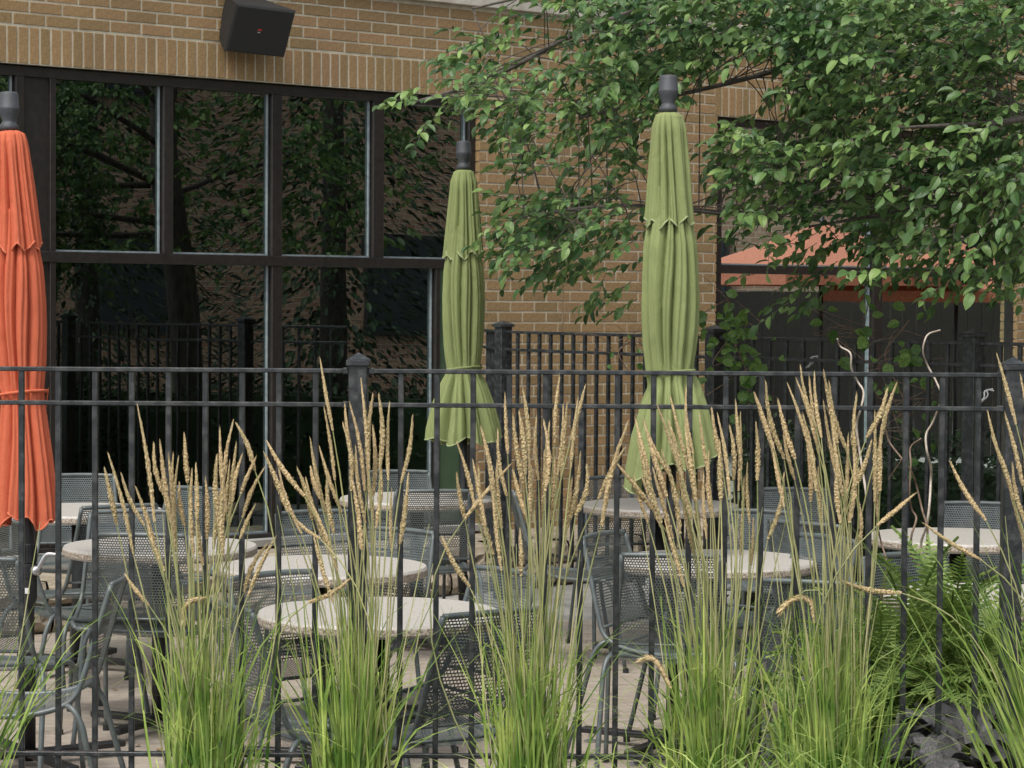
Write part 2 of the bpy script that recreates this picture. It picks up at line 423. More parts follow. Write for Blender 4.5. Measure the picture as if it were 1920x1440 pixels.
# windows
def window(ul, ur, vert_up, vert_low, head=True, green=None, label=None):
    """vert lists: (u_left, u_right) of the dark bars; openings between them are glazed"""
    fr = MB()
    n0, n1 = -.12, -.035
    zt0, zt1 = Z_TR - .030, Z_TR + .030
    zh0 = Z_HEAD - .062
    wbox(fr, ul, ur, n0, n1, zh0, Z_HEAD - .008, .003)                       # head
    wbox(fr, ul, ur, n0, n1 + .012, Z_SILL, Z_SILL + .055, .003)               # sill
    wbox(fr, ul, ur, n0, n1 + .004, zt0, zt1, .003)                            # transom
    for (a, b_) in vert_up: wbox(fr, a, b_, n0 - .001, n1 - .002, zt1, zh0, .003)
    for (a, b_) in vert_low: wbox(fr, a, b_, n0 - .001, n1 - .002, Z_SILL + .055, zt0, .003)
    o = fr.build('window', M_BRONZE, bld)
    def panes(vs, z0, z1):
        for (a, b_) in zip(vs[:-1], vs[1:]):
            x0, x1 = a[1], b_[0]
            if x1 - x0 < .12: continue
            m = MB(); wbox(m, x0 - .004, x1 + .004, n0 + .03, n0 + .036, z0 - .004, z1 + .004); m.build('pane', M_GLASS, o)
            m = MB(); wbox(m, x1 - .016, x1 - .008, n0 + .037, n0 + .052, z0, z1); wbox(m, x0, x1 - .021, n0 + .037, n0 + .052, z0, z0 + .010)
            m.build('gasket', M_GASKET, o)
    panes(vert_up, zt1, zh0); panes(vert_low, Z_SILL + .055, zt0)
    return o
def ux(px, py=330): return wu(px, py, -.05)[0]
v_up = [(UL, UL + .05), (ux(-165), ux(-148)), (ux(28), ux(44)), (ux(92), ux(103)), (ux(305), ux(323)), (ux(508), ux(527)), (ux(698), ux(718)), (ux(877), U_R1)]
v_lo = [(UL, UL + .05), (ux(28), ux(44)), (ux(92), ux(103)), (ux(508, 600), ux(527, 600)), (ux(815, 600), ux(823, 600)), (ux(864, 600), U_R1)]
w1 = window(UL, U_R1, v_up, v_lo)
for z0, z1 in ((Z_SILL + .055, Z_TR - .03), (Z_TR + .03, Z_HEAD - .062)):
    m = MB(); wbox(m, ux(44), ux(92), -.10, -.055, z0, z1); m.build('infill_panel', M_BRONZE, w1)
m = MB(); wbox(m, ux(823, 600), ux(864, 600), -.10, -.05, Z_SILL + .055, Z_TR - .031); m.build('green_panel', M_GREENPANEL, w1)
v2u = [(U_L2, ux(1352)), (ux(1638), ux(1655)), (ux(1905), U_R2)]
w2 = window(U_L2, U_R2, v2u, v2u)
# dark dining room behind the glass: shell of floor, ceiling, walls
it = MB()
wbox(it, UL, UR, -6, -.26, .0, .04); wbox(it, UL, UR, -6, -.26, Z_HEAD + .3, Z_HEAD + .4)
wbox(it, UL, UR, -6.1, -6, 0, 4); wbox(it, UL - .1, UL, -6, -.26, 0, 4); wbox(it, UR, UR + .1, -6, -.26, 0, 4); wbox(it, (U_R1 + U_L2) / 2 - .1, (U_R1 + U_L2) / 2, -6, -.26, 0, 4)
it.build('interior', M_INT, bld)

# ledge of rough stone blocks along the foot of the wall
led = thing('stone_ledge', 'low ledge of rough tan stone blocks along the foot of the windows', 'ledge', tuple(WO))
random.seed(11)
def rock(L, D, H, seed):
    rnd = random.Random(seed); m = MB(); nx, nz, ny = 9, 4, 3
    vs, fs = [], []
    for face in range(2):
        pass
    # front and top as one folded grid
    prof = [(0, -H / 2 + H * k / nz) for k in range(nz + 1)] + [(-D * (k + 1) / ny, H / 2) for k in range(ny)]
    for i in range(nx + 1):
        for j, (n_, z_) in enumerate(prof):
            e = 1 if (0 < i < nx and 0 < j < nz) else .25
            bul = rnd.uniform(-.016, .028) * e if j <= nz else 0
            zz = rnd.uniform(-.008, .008) * (1 if 0 < j else 0)
            edge = -.02 if j in (0, nz) else 0
            vs.append((-L / 2 + L * i / nx, n_ + bul + edge + (-.018 if i in (0, nx) and j <= nz else 0), z_ + (zz if j >= nz else rnd.uniform(-.004, .004))))
    P = len(prof)
    for i in range(nx):
        for j in range(P - 1): fs.append((i * P + j, (i + 1) * P + j, (i + 1) * P + j + 1, i * P + j + 1))
    m.add(vs, fs)
    return m
for row, (z0, hh, nn) in enumerate(((.065, .13, .93), (.197, .125, .90))):
    u = -7.2 - row * .23
    while u < 5.2:
        L = random.uniform(.38, .62)
        m = MB(); r_ = rock(L - .012, .45, hh - .006, random.random())
        m.add(r_.v, r_.f, WM @ Matrix.Translation((u + L / 2, nn, z0)))
        m.build('stone_block', M_ROCK, led, smooth=False); u += L
mb = MB(); wbox(mb, -8, 5.3, -.029, .52, 0, .245); mb.build('ledge_core', M_ROCK, led)
mb = MB(); wbox(mb, -8, U_R1, -.02, .08, .262, .30); mb.build('sill_strip', M_GREYC, led)

# speaker over the first window
pspk = wpt(wu(492, 58)[0] - .05, .0, wu(492, 58)[1])
us, zs = wu(486, 56, .22)
sp = thing('wall_speaker', 'black wedge loudspeaker hung on the brick above the left window', 'speaker', tuple(wpt(us, .22, zs)))
SM = Matrix.Translation(wpt(us, .22, zs)) @ WM.to_3x3().to_4x4() @ Matrix.Rotation(R(5), 4, 'Z') @ Matrix.Rotation(R(-24), 4, 'X') @ Matrix.Rotation(R(2), 4, 'Y')
def taper(mb, fw, fh, bw, bh, d0, d1, M, b=.006):
    vs = []
    for (w_, h_, y_) in ((bw, bh, d0), (fw, fh, d1 - b), (fw - 2 * b, fh - 2 * b, d1)):
        vs += [(-w_ / 2, y_, -h_ / 2), (w_ / 2, y_, -h_ / 2), (w_ / 2, y_, h_ / 2), (-w_ / 2, y_, h_ / 2)]
    fs = [(0, 1, 2, 3)]
    for k in (0, 4):
        for q in range(4): fs.append((k + q, k + 4 + q, k + 4 + (q + 1) % 4, k + (q + 1) % 4))
    fs.append((8, 11, 10, 9)); mb.add(vs, fs, M)
m = MB(); taper(m, .395, .285, .25, .235, -.24, .02, SM, .008); m.build('cabinet', M_SPK, sp)
m = MB(); m.bbox((0, .023, 0), (.375, .008, .267), .003, SM); gr = m.build('grille', M_GRILLE, sp)
m = MB(); m.cur = 0; m.box((-.012, .0285, .008), (.026, .002, .009), SM); m.build('badge', M_RED, gr)
m = MB(); m.box((-.015, .0285, -.008), (.018, .002, .006), SM); m.build('badge', mat('badge_grey', (.4, .4, .38)), gr)
m = MB(); wbox(m, us - .06, us + .06, .0, .10, zs - .04, zs + .10, .004); m.build('bracket', M_SPK, sp)

# ------------------------------------------------------------------ fences
def fence_panel(parent, A, B, ztop, z2, zbot, picks, th=.0075, rail=.012):
    """rails and pickets between two points (post faces)"""
    A = Vector(A); B = Vector(B); d = (B - A); L = d.length; ang = math.atan2(d.y, d.x); mid = (A + B) / 2
    for z in (ztop, z2, zbot):
        M = Matrix.Translation((mid.x, mid.y, z)) @ Matrix.Rotation(ang, 4, 'Z')
        MB().bbox((0, 0, 0), (L, .024, rail), .002, M).build('rail', M_BLACK, parent)
    o0 = origin(parent)
    me = MB().bbox((0, 0, 0), (th * 2, th * 2, ztop - zbot + .08), .0015).mesh('picket', M_BLACK)
    for s_ in picks:
        p = A + d * (s_ / L)
        obj('picket', me, parent, (p.x - o0.x, p.y - o0.y, (ztop + zbot) / 2 - .043 - o0.z), Euler((0, 0, ang + 0)))
def post(parent, P, zt, w_=.051, zb=0.0, ang=0, cap=.064):
    M = Matrix.Translation((P[0], P[1], 0)) @ Matrix.Rotation(ang, 4, 'Z')
    o = MB().bbox((0, 0, (zb + zt - .028) / 2), (w_, w_, zt - .028 - zb), .003, M).build('post', M_BLACK, parent)
    c = MB(); c.bbox((0, 0, zt - .028), (cap, cap, .016), .002, M)
    a = cap / 2 - .001; c.add([(-a, -a, zt - .019), (a, -a, zt - .019), (a, a, zt - .019), (-a, a, zt - .019), (0, 0, zt)], [(0, 1, 4), (1, 2, 4), (2, 3, 4), (3, 0, 4)], M)
    c.build('post_cap', M_BLACK, o)
    # clamp brackets on both faces
    return o
YF = 6.6; PXM = F / YF
ZTOP, Z2ND, ZBOT = 1.528, 1.437, .488
xp = [(-577 - CX) / PXM, (672 - CX) / PXM, (1900 - CX) / PXM, (1900 + 1228 - CX) / PXM]
ff = thing('metal_fence', 'black metal picket fence in front, full width, behind the feather grass', 'fence', (0, YF, .40))
for x in xp: post(ff, (x, YF), 1.578, zb=.40)
for i, (a, b_) in enumerate(zip(xp[:-1], xp[1:])):
    first, step = ((-512, 69.0), (752, 67.7), (1980, 67.7))[i]
    fence_panel(ff, (a + .026, YF, 0), (b_ - .026, YF, 0), ZTOP, Z2ND, ZBOT, [(first + k * step - CX) / PXM - a - .026 for k in range(17)])
for x in xp[1:3]:
    for z in (ZTOP, Z2ND):
        for s_ in (-1, 1):
            MB().bbox((x + s_ * .034, YF, z), (.018, .030, .018), .003).build('rail_bracket', M_BLACK, ff)
# back fence: three posts, comes nearer towards the right
bp = [Vector(((945 - 962) * 14.05 / F, 14.05, 0)), Vector(((1342 - 962) * 12.45 / F, 12.45, 0)), Vector(((1828 - 962) * 11.25 / F, 11.25, 0))]
bp.append(bp[2] + (bp[2] - bp[1]) * 1.05); bp.append(bp[3] + (bp[2] - bp[1]) * 1.05)
bp0 = bp[0] + Vector((-.12, .75, 0))
bf = thing('metal_fence', 'black metal picket fence standing behind the tables, against the brick pier and right window', 'fence', (bp[0].x, bp[0].y, 0))
angb = math.atan2((bp[1] - bp[0]).y, (bp[1] - bp[0]).x)
allp = [bp0] + bp
for p in bp: post(bf, p, 1.60, w_=.075, cap=.095, ang=angb)
for a, b_ in zip(allp[:-1], allp[1:]):
    L = (b_ - a).length; n = max(3, int(round((L - .08) / .108)) - 1); st = (L - .08) / (n + 1)
    dirv = (b_ - a).normalized() * .04
    fence_panel(bf, a + dirv, b_ - dirv, 1.535, 1.435, .30, [st * (k + 1) for k in range(n)], th=.009, rail=.016)
for (px, py) in ((1426, 694), (1519, 678), (1844, 741)):
    p = pix(px, py, 12.4 if px < 1700 else 11.2) + Vector((0, -.03, 0))
    m = MB()
    m.tube(crom([p + Vector((-.03, 0, -.035)), p + Vector((-.005, -.01, -.01)), p + Vector((.0, 0, .02)), p + Vector((.035, -.01, .03))], 4), .0035, 5)
    m.tube(crom([p + Vector((-.015, 0, -.03)), p + Vector((.012, -.01, .0)), p + Vector((.01, 0, .025)), p + Vector((.04, -.01, .022))], 4), .003, 5)
    nm = {1426: 'left of the three white plastic ties on the back fence, beside the vine', 1519: 'small white plastic tie on the back fence rail between two vines', 1844: 'white plastic tie on the back fence at its right post'}[px]
    tag(m.build('cable_tie', M_WHITE, loc=tuple(p)), nm, 'cable tie', 'white plastic ties on the back fence')

# ------------------------------------------------------------------ tables
def make_table():
    t = thing('round_table', '', 'table')
    r, z = .381, .74
    top = MB().lathe([(r - .006, z - .038), (r, z - .032), (r + .001, z - .008), (r - .004, z), (0.001, z)], 72)
    tt = top.build('tabletop', M_TABLE, t, smooth=False, local=True)
    MB().lathe([(r + .0016, z - .031), (r + .0026, z - .028), (r + .0026, z - .012), (r + .0016, z - .009)], 72).build('edge_band', M_TEDGE, tt, smooth=False, local=True)
    MB().lathe([(.16, z - .052), (.16, z - .040)], 20).build('mounting_plate', M_POST, t, local=True)
    MB().lathe([(.034, .05), (.034, z - .053)], 20).build('pedestal', M_POST, t, smooth=True, local=True)
    for k in range(4):
        M = Matrix.Rotation(R(45 + 90 * k), 4, 'Z')
        a = MB().bbox((.175, 0, .045), (.29, .045, .026), .004, M).build('base_arm', M_POST, t, local=True)
        f = MB(); c = M @ Vector((.295, 0, 0)); f.lathe([(.022, 0), (.024, .004), (.012, .009), (.006, .012), (.006, .031)], 12, c); f.build('leveller', M_STEEL, a, local=True)
    return t
T0 = make_table(); kids_index(T0)
tables = [  # name, px centre, Y, label, rot
    ('near', 715, 7.69, 'round stone table nearest the front fence, left of centre behind the second grass clump', 10),
    ('A', 303, 9.70, 'round stone table at the left, beside the orange parasol', 20),
    ('B', 610, 9.0, 'round stone table just behind the nearest one, left of centre', 35),
    ('C', 1347, 9.3, 'round stone table right of the large green parasol', 5),
    ('D', 1241, 11.8, 'round stone table in shade in front of the brick pier', 30),
    ('E', 1802, 10.3, 'round stone table at the far right in front of the hedge', 12),
    ('F', 785, 12.1, 'round stone table under the smaller, farther green parasol', 0),
    ('G', 150, 11.3, 'round stone table partly behind the orange parasol, by the stone ledge', 25),
    ('H', 1880, 8.2, 'round stone table hidden behind the ferns at the right', 40),
    ('I', 125, 15.9, 'round table seen dimly through the left window, inside', 0)]
TB = {}
for i, (k, px, Y, lab, rz) in enumerate(tables):
    o = T0 if i == 0 else copy_tree(T0)
    X = (px - 962) * Y / F; o.location = (X, Y, .04 if k == 'I' else 0); o.rotation_euler = (0, 0, R(rz)); o['label'] = lab; o['group'] = 'round tables on the patio' if k != 'I' else 'tables inside'
    TB[k] = Vector((X, Y, 0))

# ------------------------------------------------------------------ chairs
def ribbons(mb, S, nu, nv, wr):
    """perforated sheet: S(u,v)->point, rows of holes staggered like brickwork; nu rows, nv columns"""
    for i in range(nu + 1):
        u = i / nu; du = wr * .5 / nu
        for k in range(8):
            v0, v1 = k / 8, (k + 1) / 8
            mb.add([S(u - du, v0), S(u - du, v1), S(u + du, v1), S(u + du, v0)], [(0, 1, 2, 3)])
    dv = wr * .42 / nv
    for i in range(nu):
        for k in range(nv + 1):
            v = (k + (.5 if i % 2 else 0)) / nv
            if v > 1: continue
            u0, u1 = (i + wr * .5) / nu, (i + 1 - wr * .5) / nu
            mb.add([S(u0, v - dv), S(u0, v + dv), S(u1, v + dv), S(u1, v - dv)], [(0, 1, 2, 3)])
def make_chair():
    t = thing('metal_chair', '', 'chair')
    prof = [(-.300, .830, .170), (-.262, .70, .180), (-.222, .56, .192), (-.195, .49, .200), (-.150, .455, .206), (-.06, .432, .212), (.06, .426, .214), (.15, .434, .212), (.205, .436, .205), (.232, .420, .19)]
    fr = MB()
    for s_ in (-1, 1):
        fr.tube(crom([(p[0], s_ * p[2], p[1]) for p in prof], 5), .0095, 8)
    fr.tube(crom([(-.300, -.170, .830), (-.315, -.09, .833), (-.320, 0, .834), (-.315, .09, .833), (-.300, .170, .830)], 5), .0095, 8)
    fr.tube(crom([(.232, -.19, .420), (.246, -.1, .414), (.250, 0, .412), (.246, .1, .414), (.232, .19, .420)], 4), .0095, 8)
    fr.tube([(-.203, -.197, .505), (-.222, 0, .505), (-.203, .197, .505)], .006, 6)
    fr.tube([(-.150, -.20, .452), (-.152, 0, .446), (-.150, .20, .452)], .006, 6)
    fr.build('frame', M_CHAIR, t, smooth=True, local=True)
    def lerp_prof(q, arr):
        n = len(arr) - 1; f = min(max(q, 0), 1) * n; i = min(int(f), n - 1); f -= i
        return [arr[i][k] * (1 - f) + arr[i + 1][k] * f for k in range(3)]
    bk = [(-.298, .825, .170), (-.262, .70, .180), (-.222, .56, .192), (-.206, .51, .197)]
    def SB(u, v):
        x, z, w_ = lerp_prof(u, bk); y = (v * 2 - 1) * (w_ - .008)
        return Vector((x - .020 * (1 - (v * 2 - 1) ** 2), y, z))
    m = MB(); ribbons(m, SB, 40, 32, .40); m.build('back_mesh', M_CHAIR, t, local=True)
    st = [(-.148, .452, .206), (-.06, .431, .212), (.06, .425, .214), (.15, .433, .212), (.205, .435, .205), (.235, .418, .19)]
    def SS(u, v):
        x, z, w_ = lerp_prof(u, st); y = (v * 2 - 1) * (w_ - .006)
        return Vector((x + .014 * (1 - (v * 2 - 1) ** 2) * u, y, z - .022 * (1 - (v * 2 - 1) ** 2) * (1 - u * .6)))
    m = MB(); ribbons(m, SS, 42, 36, .58); m.build('seat_mesh', M_CHAIR, t, local=True)
    for s_ in (-1, 1):
        a = MB().tube(crom([(.085, s_ * .213, .428), (.125, s_ * .232, .420), (.152, s_ * .242, .385), (.165, s_ * .246, .30), (.215, s_ * .255, .012)], 5), .0095, 8).build('leg', M_CHAIR, t, smooth=True, local=True)
        MB().lathe([(.014, 0), (.014, .02)], 8, (.217, s_ * .2553, 0)).build('foot', M_FOOT, a, local=True)
        a = MB().tube(crom([(-.165, s_ * .204, .462), (-.195, s_ * .226, .445), (-.222, s_ * .238, .395), (-.240, s_ * .242, .32), (-.325, s_ * .255, .012)], 5), .0095, 8).build('leg', M_CHAIR, t, smooth=True, local=True)
        MB().lathe([(.014, 0), (.014, .02)], 8, (-.327, s_ * .2553, 0)).build('foot', M_FOOT, a, local=True)
    return t
C0 = make_chair(); kids_index(C0)
chairs = [  # px of the back's top centre, Y there, heading (deg), label
    (265, 9.15, 86, 'mesh chair seen from behind, pulled up to the front of the left table'),
    (250, 10.15, -84, 'mesh chair tucked behind the left table, its back above the tabletop'),
    (375, 11.4, -125, 'mesh chair back in the dark between the left table and the window'),
    (755, 9.42, 235, 'mesh chair behind the nearest table, its back level with the second table'),
    (590, 10.2, -62, 'mesh chair behind the second table, leaning away to the left'),
    (506, 7.88, -45, 'mesh chair behind and left of the nearest table, back facing the fence'),
    (425, 7.08, 28, 'mesh chair close to the fence at the left end of the nearest table'),
    (935, 6.95, 125, 'mesh chair close to the fence at the right end of the nearest table'),
    (957, 8.02, 215, 'mesh chair right of and behind the nearest table, half in the third grass clump'),
    (1262, 8.54, 84, 'mesh chair seen from behind, at the foot of the large green parasol'),
    (1130, 9.3, -30, 'mesh chair sideways to the left of the large green parasol, facing right'),
    (1165, 12.3, -78, 'mesh chair behind the shaded table by the brick pier'),
    (955, 11.5, 5, 'mesh chair seen edge on, left of the shaded table by the brick pier'),
    (745, 12.6, -78, 'farthest mesh chair, behind the table under the small green parasol'),
    (815, 11.34, 98, 'mesh chair in front of the table under the small green parasol'),
    (150, 12.2, -80, 'mesh chair by the stone ledge right beside the orange parasol'),
    (228, 10.4, 122, 'mesh chair angled between the orange parasol and the left table'),
    (4, 9.78, 32, 'mesh chair at the left edge with its seat behind the parasol crank'),
    (-62, 8.28, 84, 'mesh chair cut by the left edge of the picture, seen from behind'),
    (234, 7.75, 181, 'mesh chair in profile in the left foreground, facing left'),
    (1445, 10.34, 238, 'mesh chair with a bowed top behind the table right of the large parasol'),
    (1498, 11.6, -100, 'mesh chair against the dark hedge behind the fifth grass clump'),
    (1509, 9.8, 50, 'mesh chair turned away, behind the fifth grass clump'),
    (1562, 9.23, 212, 'mesh chair at the right end of the table right of the large parasol'),
    (1524, 7.75, 70, 'mesh chair in front of the ferns with legs showing below the fifth grass clump'),
    (1848, 10.85, 252, 'mesh chair behind the table at the far right'),
    (1678, 8.6, -50, 'mesh chair half covered by fern fronds at the right'),
    (70, 16.6, -60, 'chair seen dimly through the left window, inside, left of two'),
    (250, 15.6, 200, 'chair seen dimly through the left window, inside, right of two')]
for i, (px, Y, hd, lab) in enumerate(chairs):
    o = C0 if i == 0 else copy_tree(C0)
    h = R(hd); X = (px - 962) * Y / F
    o.location = (X + .315 * math.cos(h), Y + .315 * math.sin(h), .04 if Y > 15 else 0.0); o.rotation_euler = (0, 0, h)
    o['label'] = lab; o['group'] = 'metal mesh chairs on the patio' if Y < 15 else 'chairs inside'

# ------------------------------------------------------------------ parasols
def fold_fn(seed, n):
    rnd = random.Random(seed); cuts = []
    a = 0
    ws = [rnd.uniform(.6, 1.5) for _ in range(n)]; tot = sum(ws)
    for w_ in ws: cuts.append((a, a + w_ / tot, rnd.uniform(.65, 1.2))); a += w_ / tot
    tw = rnd.uniform(-.02, .02)
    def f(th, z):
        q = (th / (2 * math.pi) + tw * z * 3 + .012 * math.sin(z * 7 + th * 2)) % 1.0
        for (s_, e_, d_) in cuts:
            if s_ <= q < e_:
                x = (q - s_) / (e_ - s_)
                return ((1 - math.sin(math.pi * x) ** (.30 + .14 * d_)) + .16 * max(0, math.cos(2 * math.pi * (x * 2 + d_))) * math.sin(math.pi * x))
        return 0
    return f
def cloth(mb, prof, fold, amp, hem=None, nth=200, seed=0, cxy=lambda z: (0, 0), inner=False):
    """prof: list of (z, R); amp(z): crease depth; hem(th): extra drop on the last row"""
    rows = []
    zs = []
    for (z0, r0), (z1, r1) in zip(prof[:-1], prof[1:]):
        n = max(2, int(abs(z1 - z0) / .025))
        for k in range(n): zs.append((z0 + (z1 - z0) * k / n, r0 + (r1 - r0) * k / n))
    zs.append(prof[-1]); zb = prof[-1][0]; zt = prof[0][0]
    b = len(mb.v); N = len(zs)
    for j, (z, r) in enumerate(zs):
        q = (zt - z) / (zt - zb)
        for k in range(nth):
            th = 2 * math.pi * k / nth
            a = amp(q); f = fold(th, z)
            rr = r * (1 - a * f + .02 * math.sin(th * 3 + seed + z * 5))
            zz = z + (hem(th) * q ** 2 if hem else 0)
            x0, y0 = cxy(zz)
            mb.v.append((x0 + rr * math.cos(th), y0 + rr * math.sin(th), zz))
    for j in range(N - 1):
        for k in range(nth):
            a0 = b + j * nth + k; a1 = b + j * nth + (k + 1) % nth
            mb.f.append((a0, a0 + nth, a1 + nth, a1)); mb.m.append(mb.cur)
    return [mb.v[b + (N - 1) * nth + k] for k in range(nth)]
def parasol(X, Y, label, cloth_mat, seed, top, prof_up, prof_low, lean=0, leanz=.75, hem_low=None, crank=False, base_rot=20, ztie=1.3, rtie=.085, ph=0):
    t = thing('closed_parasol', label, 'parasol', (X, Y, 0), 0, 'closed parasols on the patio')
    tl = math.tan(R(lean))
    cxy = lambda z: (-tl * max(0, z - leanz), 0)
    # pole
    MB().tube([(0, 0, .02), (0, 0, leanz)] + [(cxy(z)[0], 0, z) for z in (leanz + .1, top - .1)], .0195, 16).build('pole', M_POST, t, smooth=True, local=True)
    fz = top - .130
    c = cxy(top)
    fin = MB().lathe([(.034, fz - .012), (.036, fz + .004), (.026, fz + .016), (.024, fz + .024), (.034, fz + .046), (.0385, fz + .066), (.0385, fz + .072), (.037, fz + .074), (.034, fz + .118), (.030, fz + .127), (.012, fz + .130)], 28, (c[0], 0, 0))
    fin.build('finial', M_PLASTIC, t, smooth=True, local=True)
    z0 = fz - .008
    fo = fold_fn(seed, 11); fo2 = fold_fn(seed + 5, 11)
    up = MB()
    hem = lambda th: -.042 * (1 - abs(2 * ((th / (2 * math.pi) * 8 + ph) % 1) - 1)) + .006 * math.sin(th * 2 + seed)
    prof = [(z0 + .002, .006), (z0 - .004, .030), (z0 - .014, .050), (z0 - .035, .058)] + [(z0 - d, r) for d, r in prof_up]
    h1 = cloth(up, prof, fo, lambda q: .05 + .46 * min(1, q * 3), hem, seed=seed, cxy=cxy)
    up.build('upper_canopy', cloth_mat, t, smooth=True, local=True)
    hp = MB().tube([h1[k] for k in range(0, 200, 2)] + [h1[0]], .0034, 6, cap=False)
    hp.build('hem', M_PIPG if cloth_mat is M_GREEN else M_PIPO, t, smooth=True, local=True)
    lo = MB()
    zt = z0 - prof_up[-1][0] + .12
    prof = [(zt, prof_up[-1][1] * .72), (z0 - prof_up[-1][0] - .01, prof_up[-1][1] * .86)] + [(z0 - d, r) for d, r in prof_low]
    ztl = ztie
    def amp(q):
        z = zt - q * (zt - prof[-1][0])
        return .54 - .32 * math.exp(-((z - ztl) / .05) ** 2)
    h2 = cloth(lo, prof, fo2, amp, hem_low, seed=seed + 2, cxy=cxy)
    lo.build('lower_canopy', cloth_mat, t, smooth=True, local=True)
    MB().tube([h2[k] for k in range(0, 200, 2)] + [h2[0]], .0034, 6, cap=False).build('hem', M_PIPG if cloth_mat is M_GREEN else M_PIPO, t, smooth=True, local=True)
    # tie strap
    tr = MB(); cz = cxy(ztie)
    pts = []
    for k in range(41):
        a = 2 * math.pi * k / 40; rr = rtie + .003 * math.sin(a * 9)
        pts.append((cz[0] + rr * math.cos(a), rr * math.sin(a), ztie + .012 * math.sin(a + 2.2)))
    tr.tube(pts, .0062, 6, cap=False); tr.tube([pts[3], (pts[3][0] + .012, pts[3][1], ztie + .02), (pts[3][0] + .004, pts[3][1], ztie - .05)], .004, 5)
    tr.build('tie_strap', cloth_mat, t, smooth=True, local=True)
    # base
    MB().lathe([(.024, .03), (.024, .36), (.0225, .37)], 18).build('base_sleeve', M_POST, t, smooth=True, local=True)
    MB().tube([(.0, -.02, .29), (-.018, -.032, .29)], .011, 8).build('clamp_knob', M_POST, t, smooth=True, local=True)
    for k in range(4):
        M = Matrix.Rotation(R(base_rot + 90 * k), 4, 'Z')
        a = MB().bbox((.20, 0, .048), (.36, .05, .022), .004, M).build('base_arm', M_POST, t, local=True)
        c = M @ Vector((.35, 0, 0)); MB().lathe([(.024, 0), (.026, .004), (.013, .009), (.006, .012), (.006, .036)], 12, c).build('leveller', M_STEEL, a, local=True)
    if crank:
        h = MB().lathe([(.024, .745), (.027, .748), (.027, .815), (.024, .82)], 20)
        h.lathe([(.028, .69), (.030, .694), (.030, .742), (.028, .744)], 20)
        for k in range(4): h.lathe([(.0312, .698 + k * .011), (.0312, .7015 + k * .011)], 20)
        h.lathe([(.023, .59), (.029, .62), (.029, .689)], 20)
        for k in range(16):
            a = 2 * math.pi * k / 16; h.box((0, 0, 0), (.004, .005, .062), Matrix.Translation((.0275 * math.cos(a), .0275 * math.sin(a), .782)) @ Matrix.Rotation(a, 4, 'Z'))
        hh = h.build('crank_housing', M_POST, t, smooth=False, local=True)
        MB().box((-.004, -.0305, .648), (.022, .003, .021)).build('sticker', M_WHITE, hh, local=True)
        m = MB(); m.tube([(.022, -.018, .722), (.040, -.036, .722)], .018, 16)
        m.tube(crom([(.036, -.038, .722), (.052, -.040, .752), (.066, -.040, .778), (.080, -.040, .784), (.112, -.040, .782)], 4), [.0085] * 8 + [.0075] * 9, 8)
        m.build('crank_handle', M_STEEL, t, smooth=True, local=True)
    return t
# large green one
Yg = 9.35; s_ = F / Yg
parasol((1268 - 962) / s_, Yg, 'tall closed green parasol right of centre, nearer and larger of the two green ones', M_GREEN, 3, 1.725 + (562 - 142) / s_,
        [(.06, .066), (.20, .081), (.33, .091), (.405, .098)],
        [(.50, .102), (.62, .109), (.74, .112), (.86, .109), (.95, .098), (.995, .090), (1.03, .092), (1.08, .118), (1.18, .150), (1.30, .172), (1.36, .178)],
        lean=.9, leanz=.3, hem_low=lambda th: -.055 * math.cos(th - math.pi) + .03 * math.sin(th * 3 + 1) + .012 * math.sin(th * 7), ztie=1.725 + (562 - 142) / s_ - .138 - .995, rtie=.094, base_rot=62, ph=.1)
Yb = 12.0; s2 = F / Yb
parasol((873 - 962) / s2, Yb, 'closed green parasol left of centre, smaller and farther, in front of the big window', M_GREEN, 21, 1.725 + (560 - 265) / s2,
        [(.06, .068), (.20, .082), (.33, .095), (.40, .102)],
        [(.50, .100), (.62, .105), (.74, .104), (.86, .098), (.93, .090), (.975, .082), (1.01, .090), (1.06, .118), (1.16, .155), (1.28, .185), (1.33, .19)],
        lean=.3, leanz=.3, hem_low=lambda th: .02 * math.sin(th * 2 + 1) + .045 * math.exp(-((th - 4.95) / .28) ** 2) + .012 * math.sin(th * 7), ztie=1.725 + (560 - 265) / s2 - .138 - .975, rtie=.086, base_rot=10, ph=.4)
Yo = 8.95; s3 = F / Yo
parasol((56 - 962) / s3, Yo, 'closed orange parasol with a silver crank handle at the left edge', M_ORANGE, 40, 1.725 + (554 - 173) / s3,
        [(.06, .063), (.20, .078), (.33, .089), (.41, .096)],
        [(.50, .094), (.62, .099), (.74, .098), (.86, .091), (.92, .084), (.96, .079), (1.0, .081), (1.08, .090), (1.20, .102), (1.33, .109), (1.42, .112)],
        lean=2.6, leanz=.85, hem_low=lambda th: .02 * math.sin(th * 3 + 1) + .016 * math.sin(th * 8), ztie=1.725 + (554 - 173) / s3 - .138 - .96, rtie=.086, crank=True, base_rot=35, ph=.7)

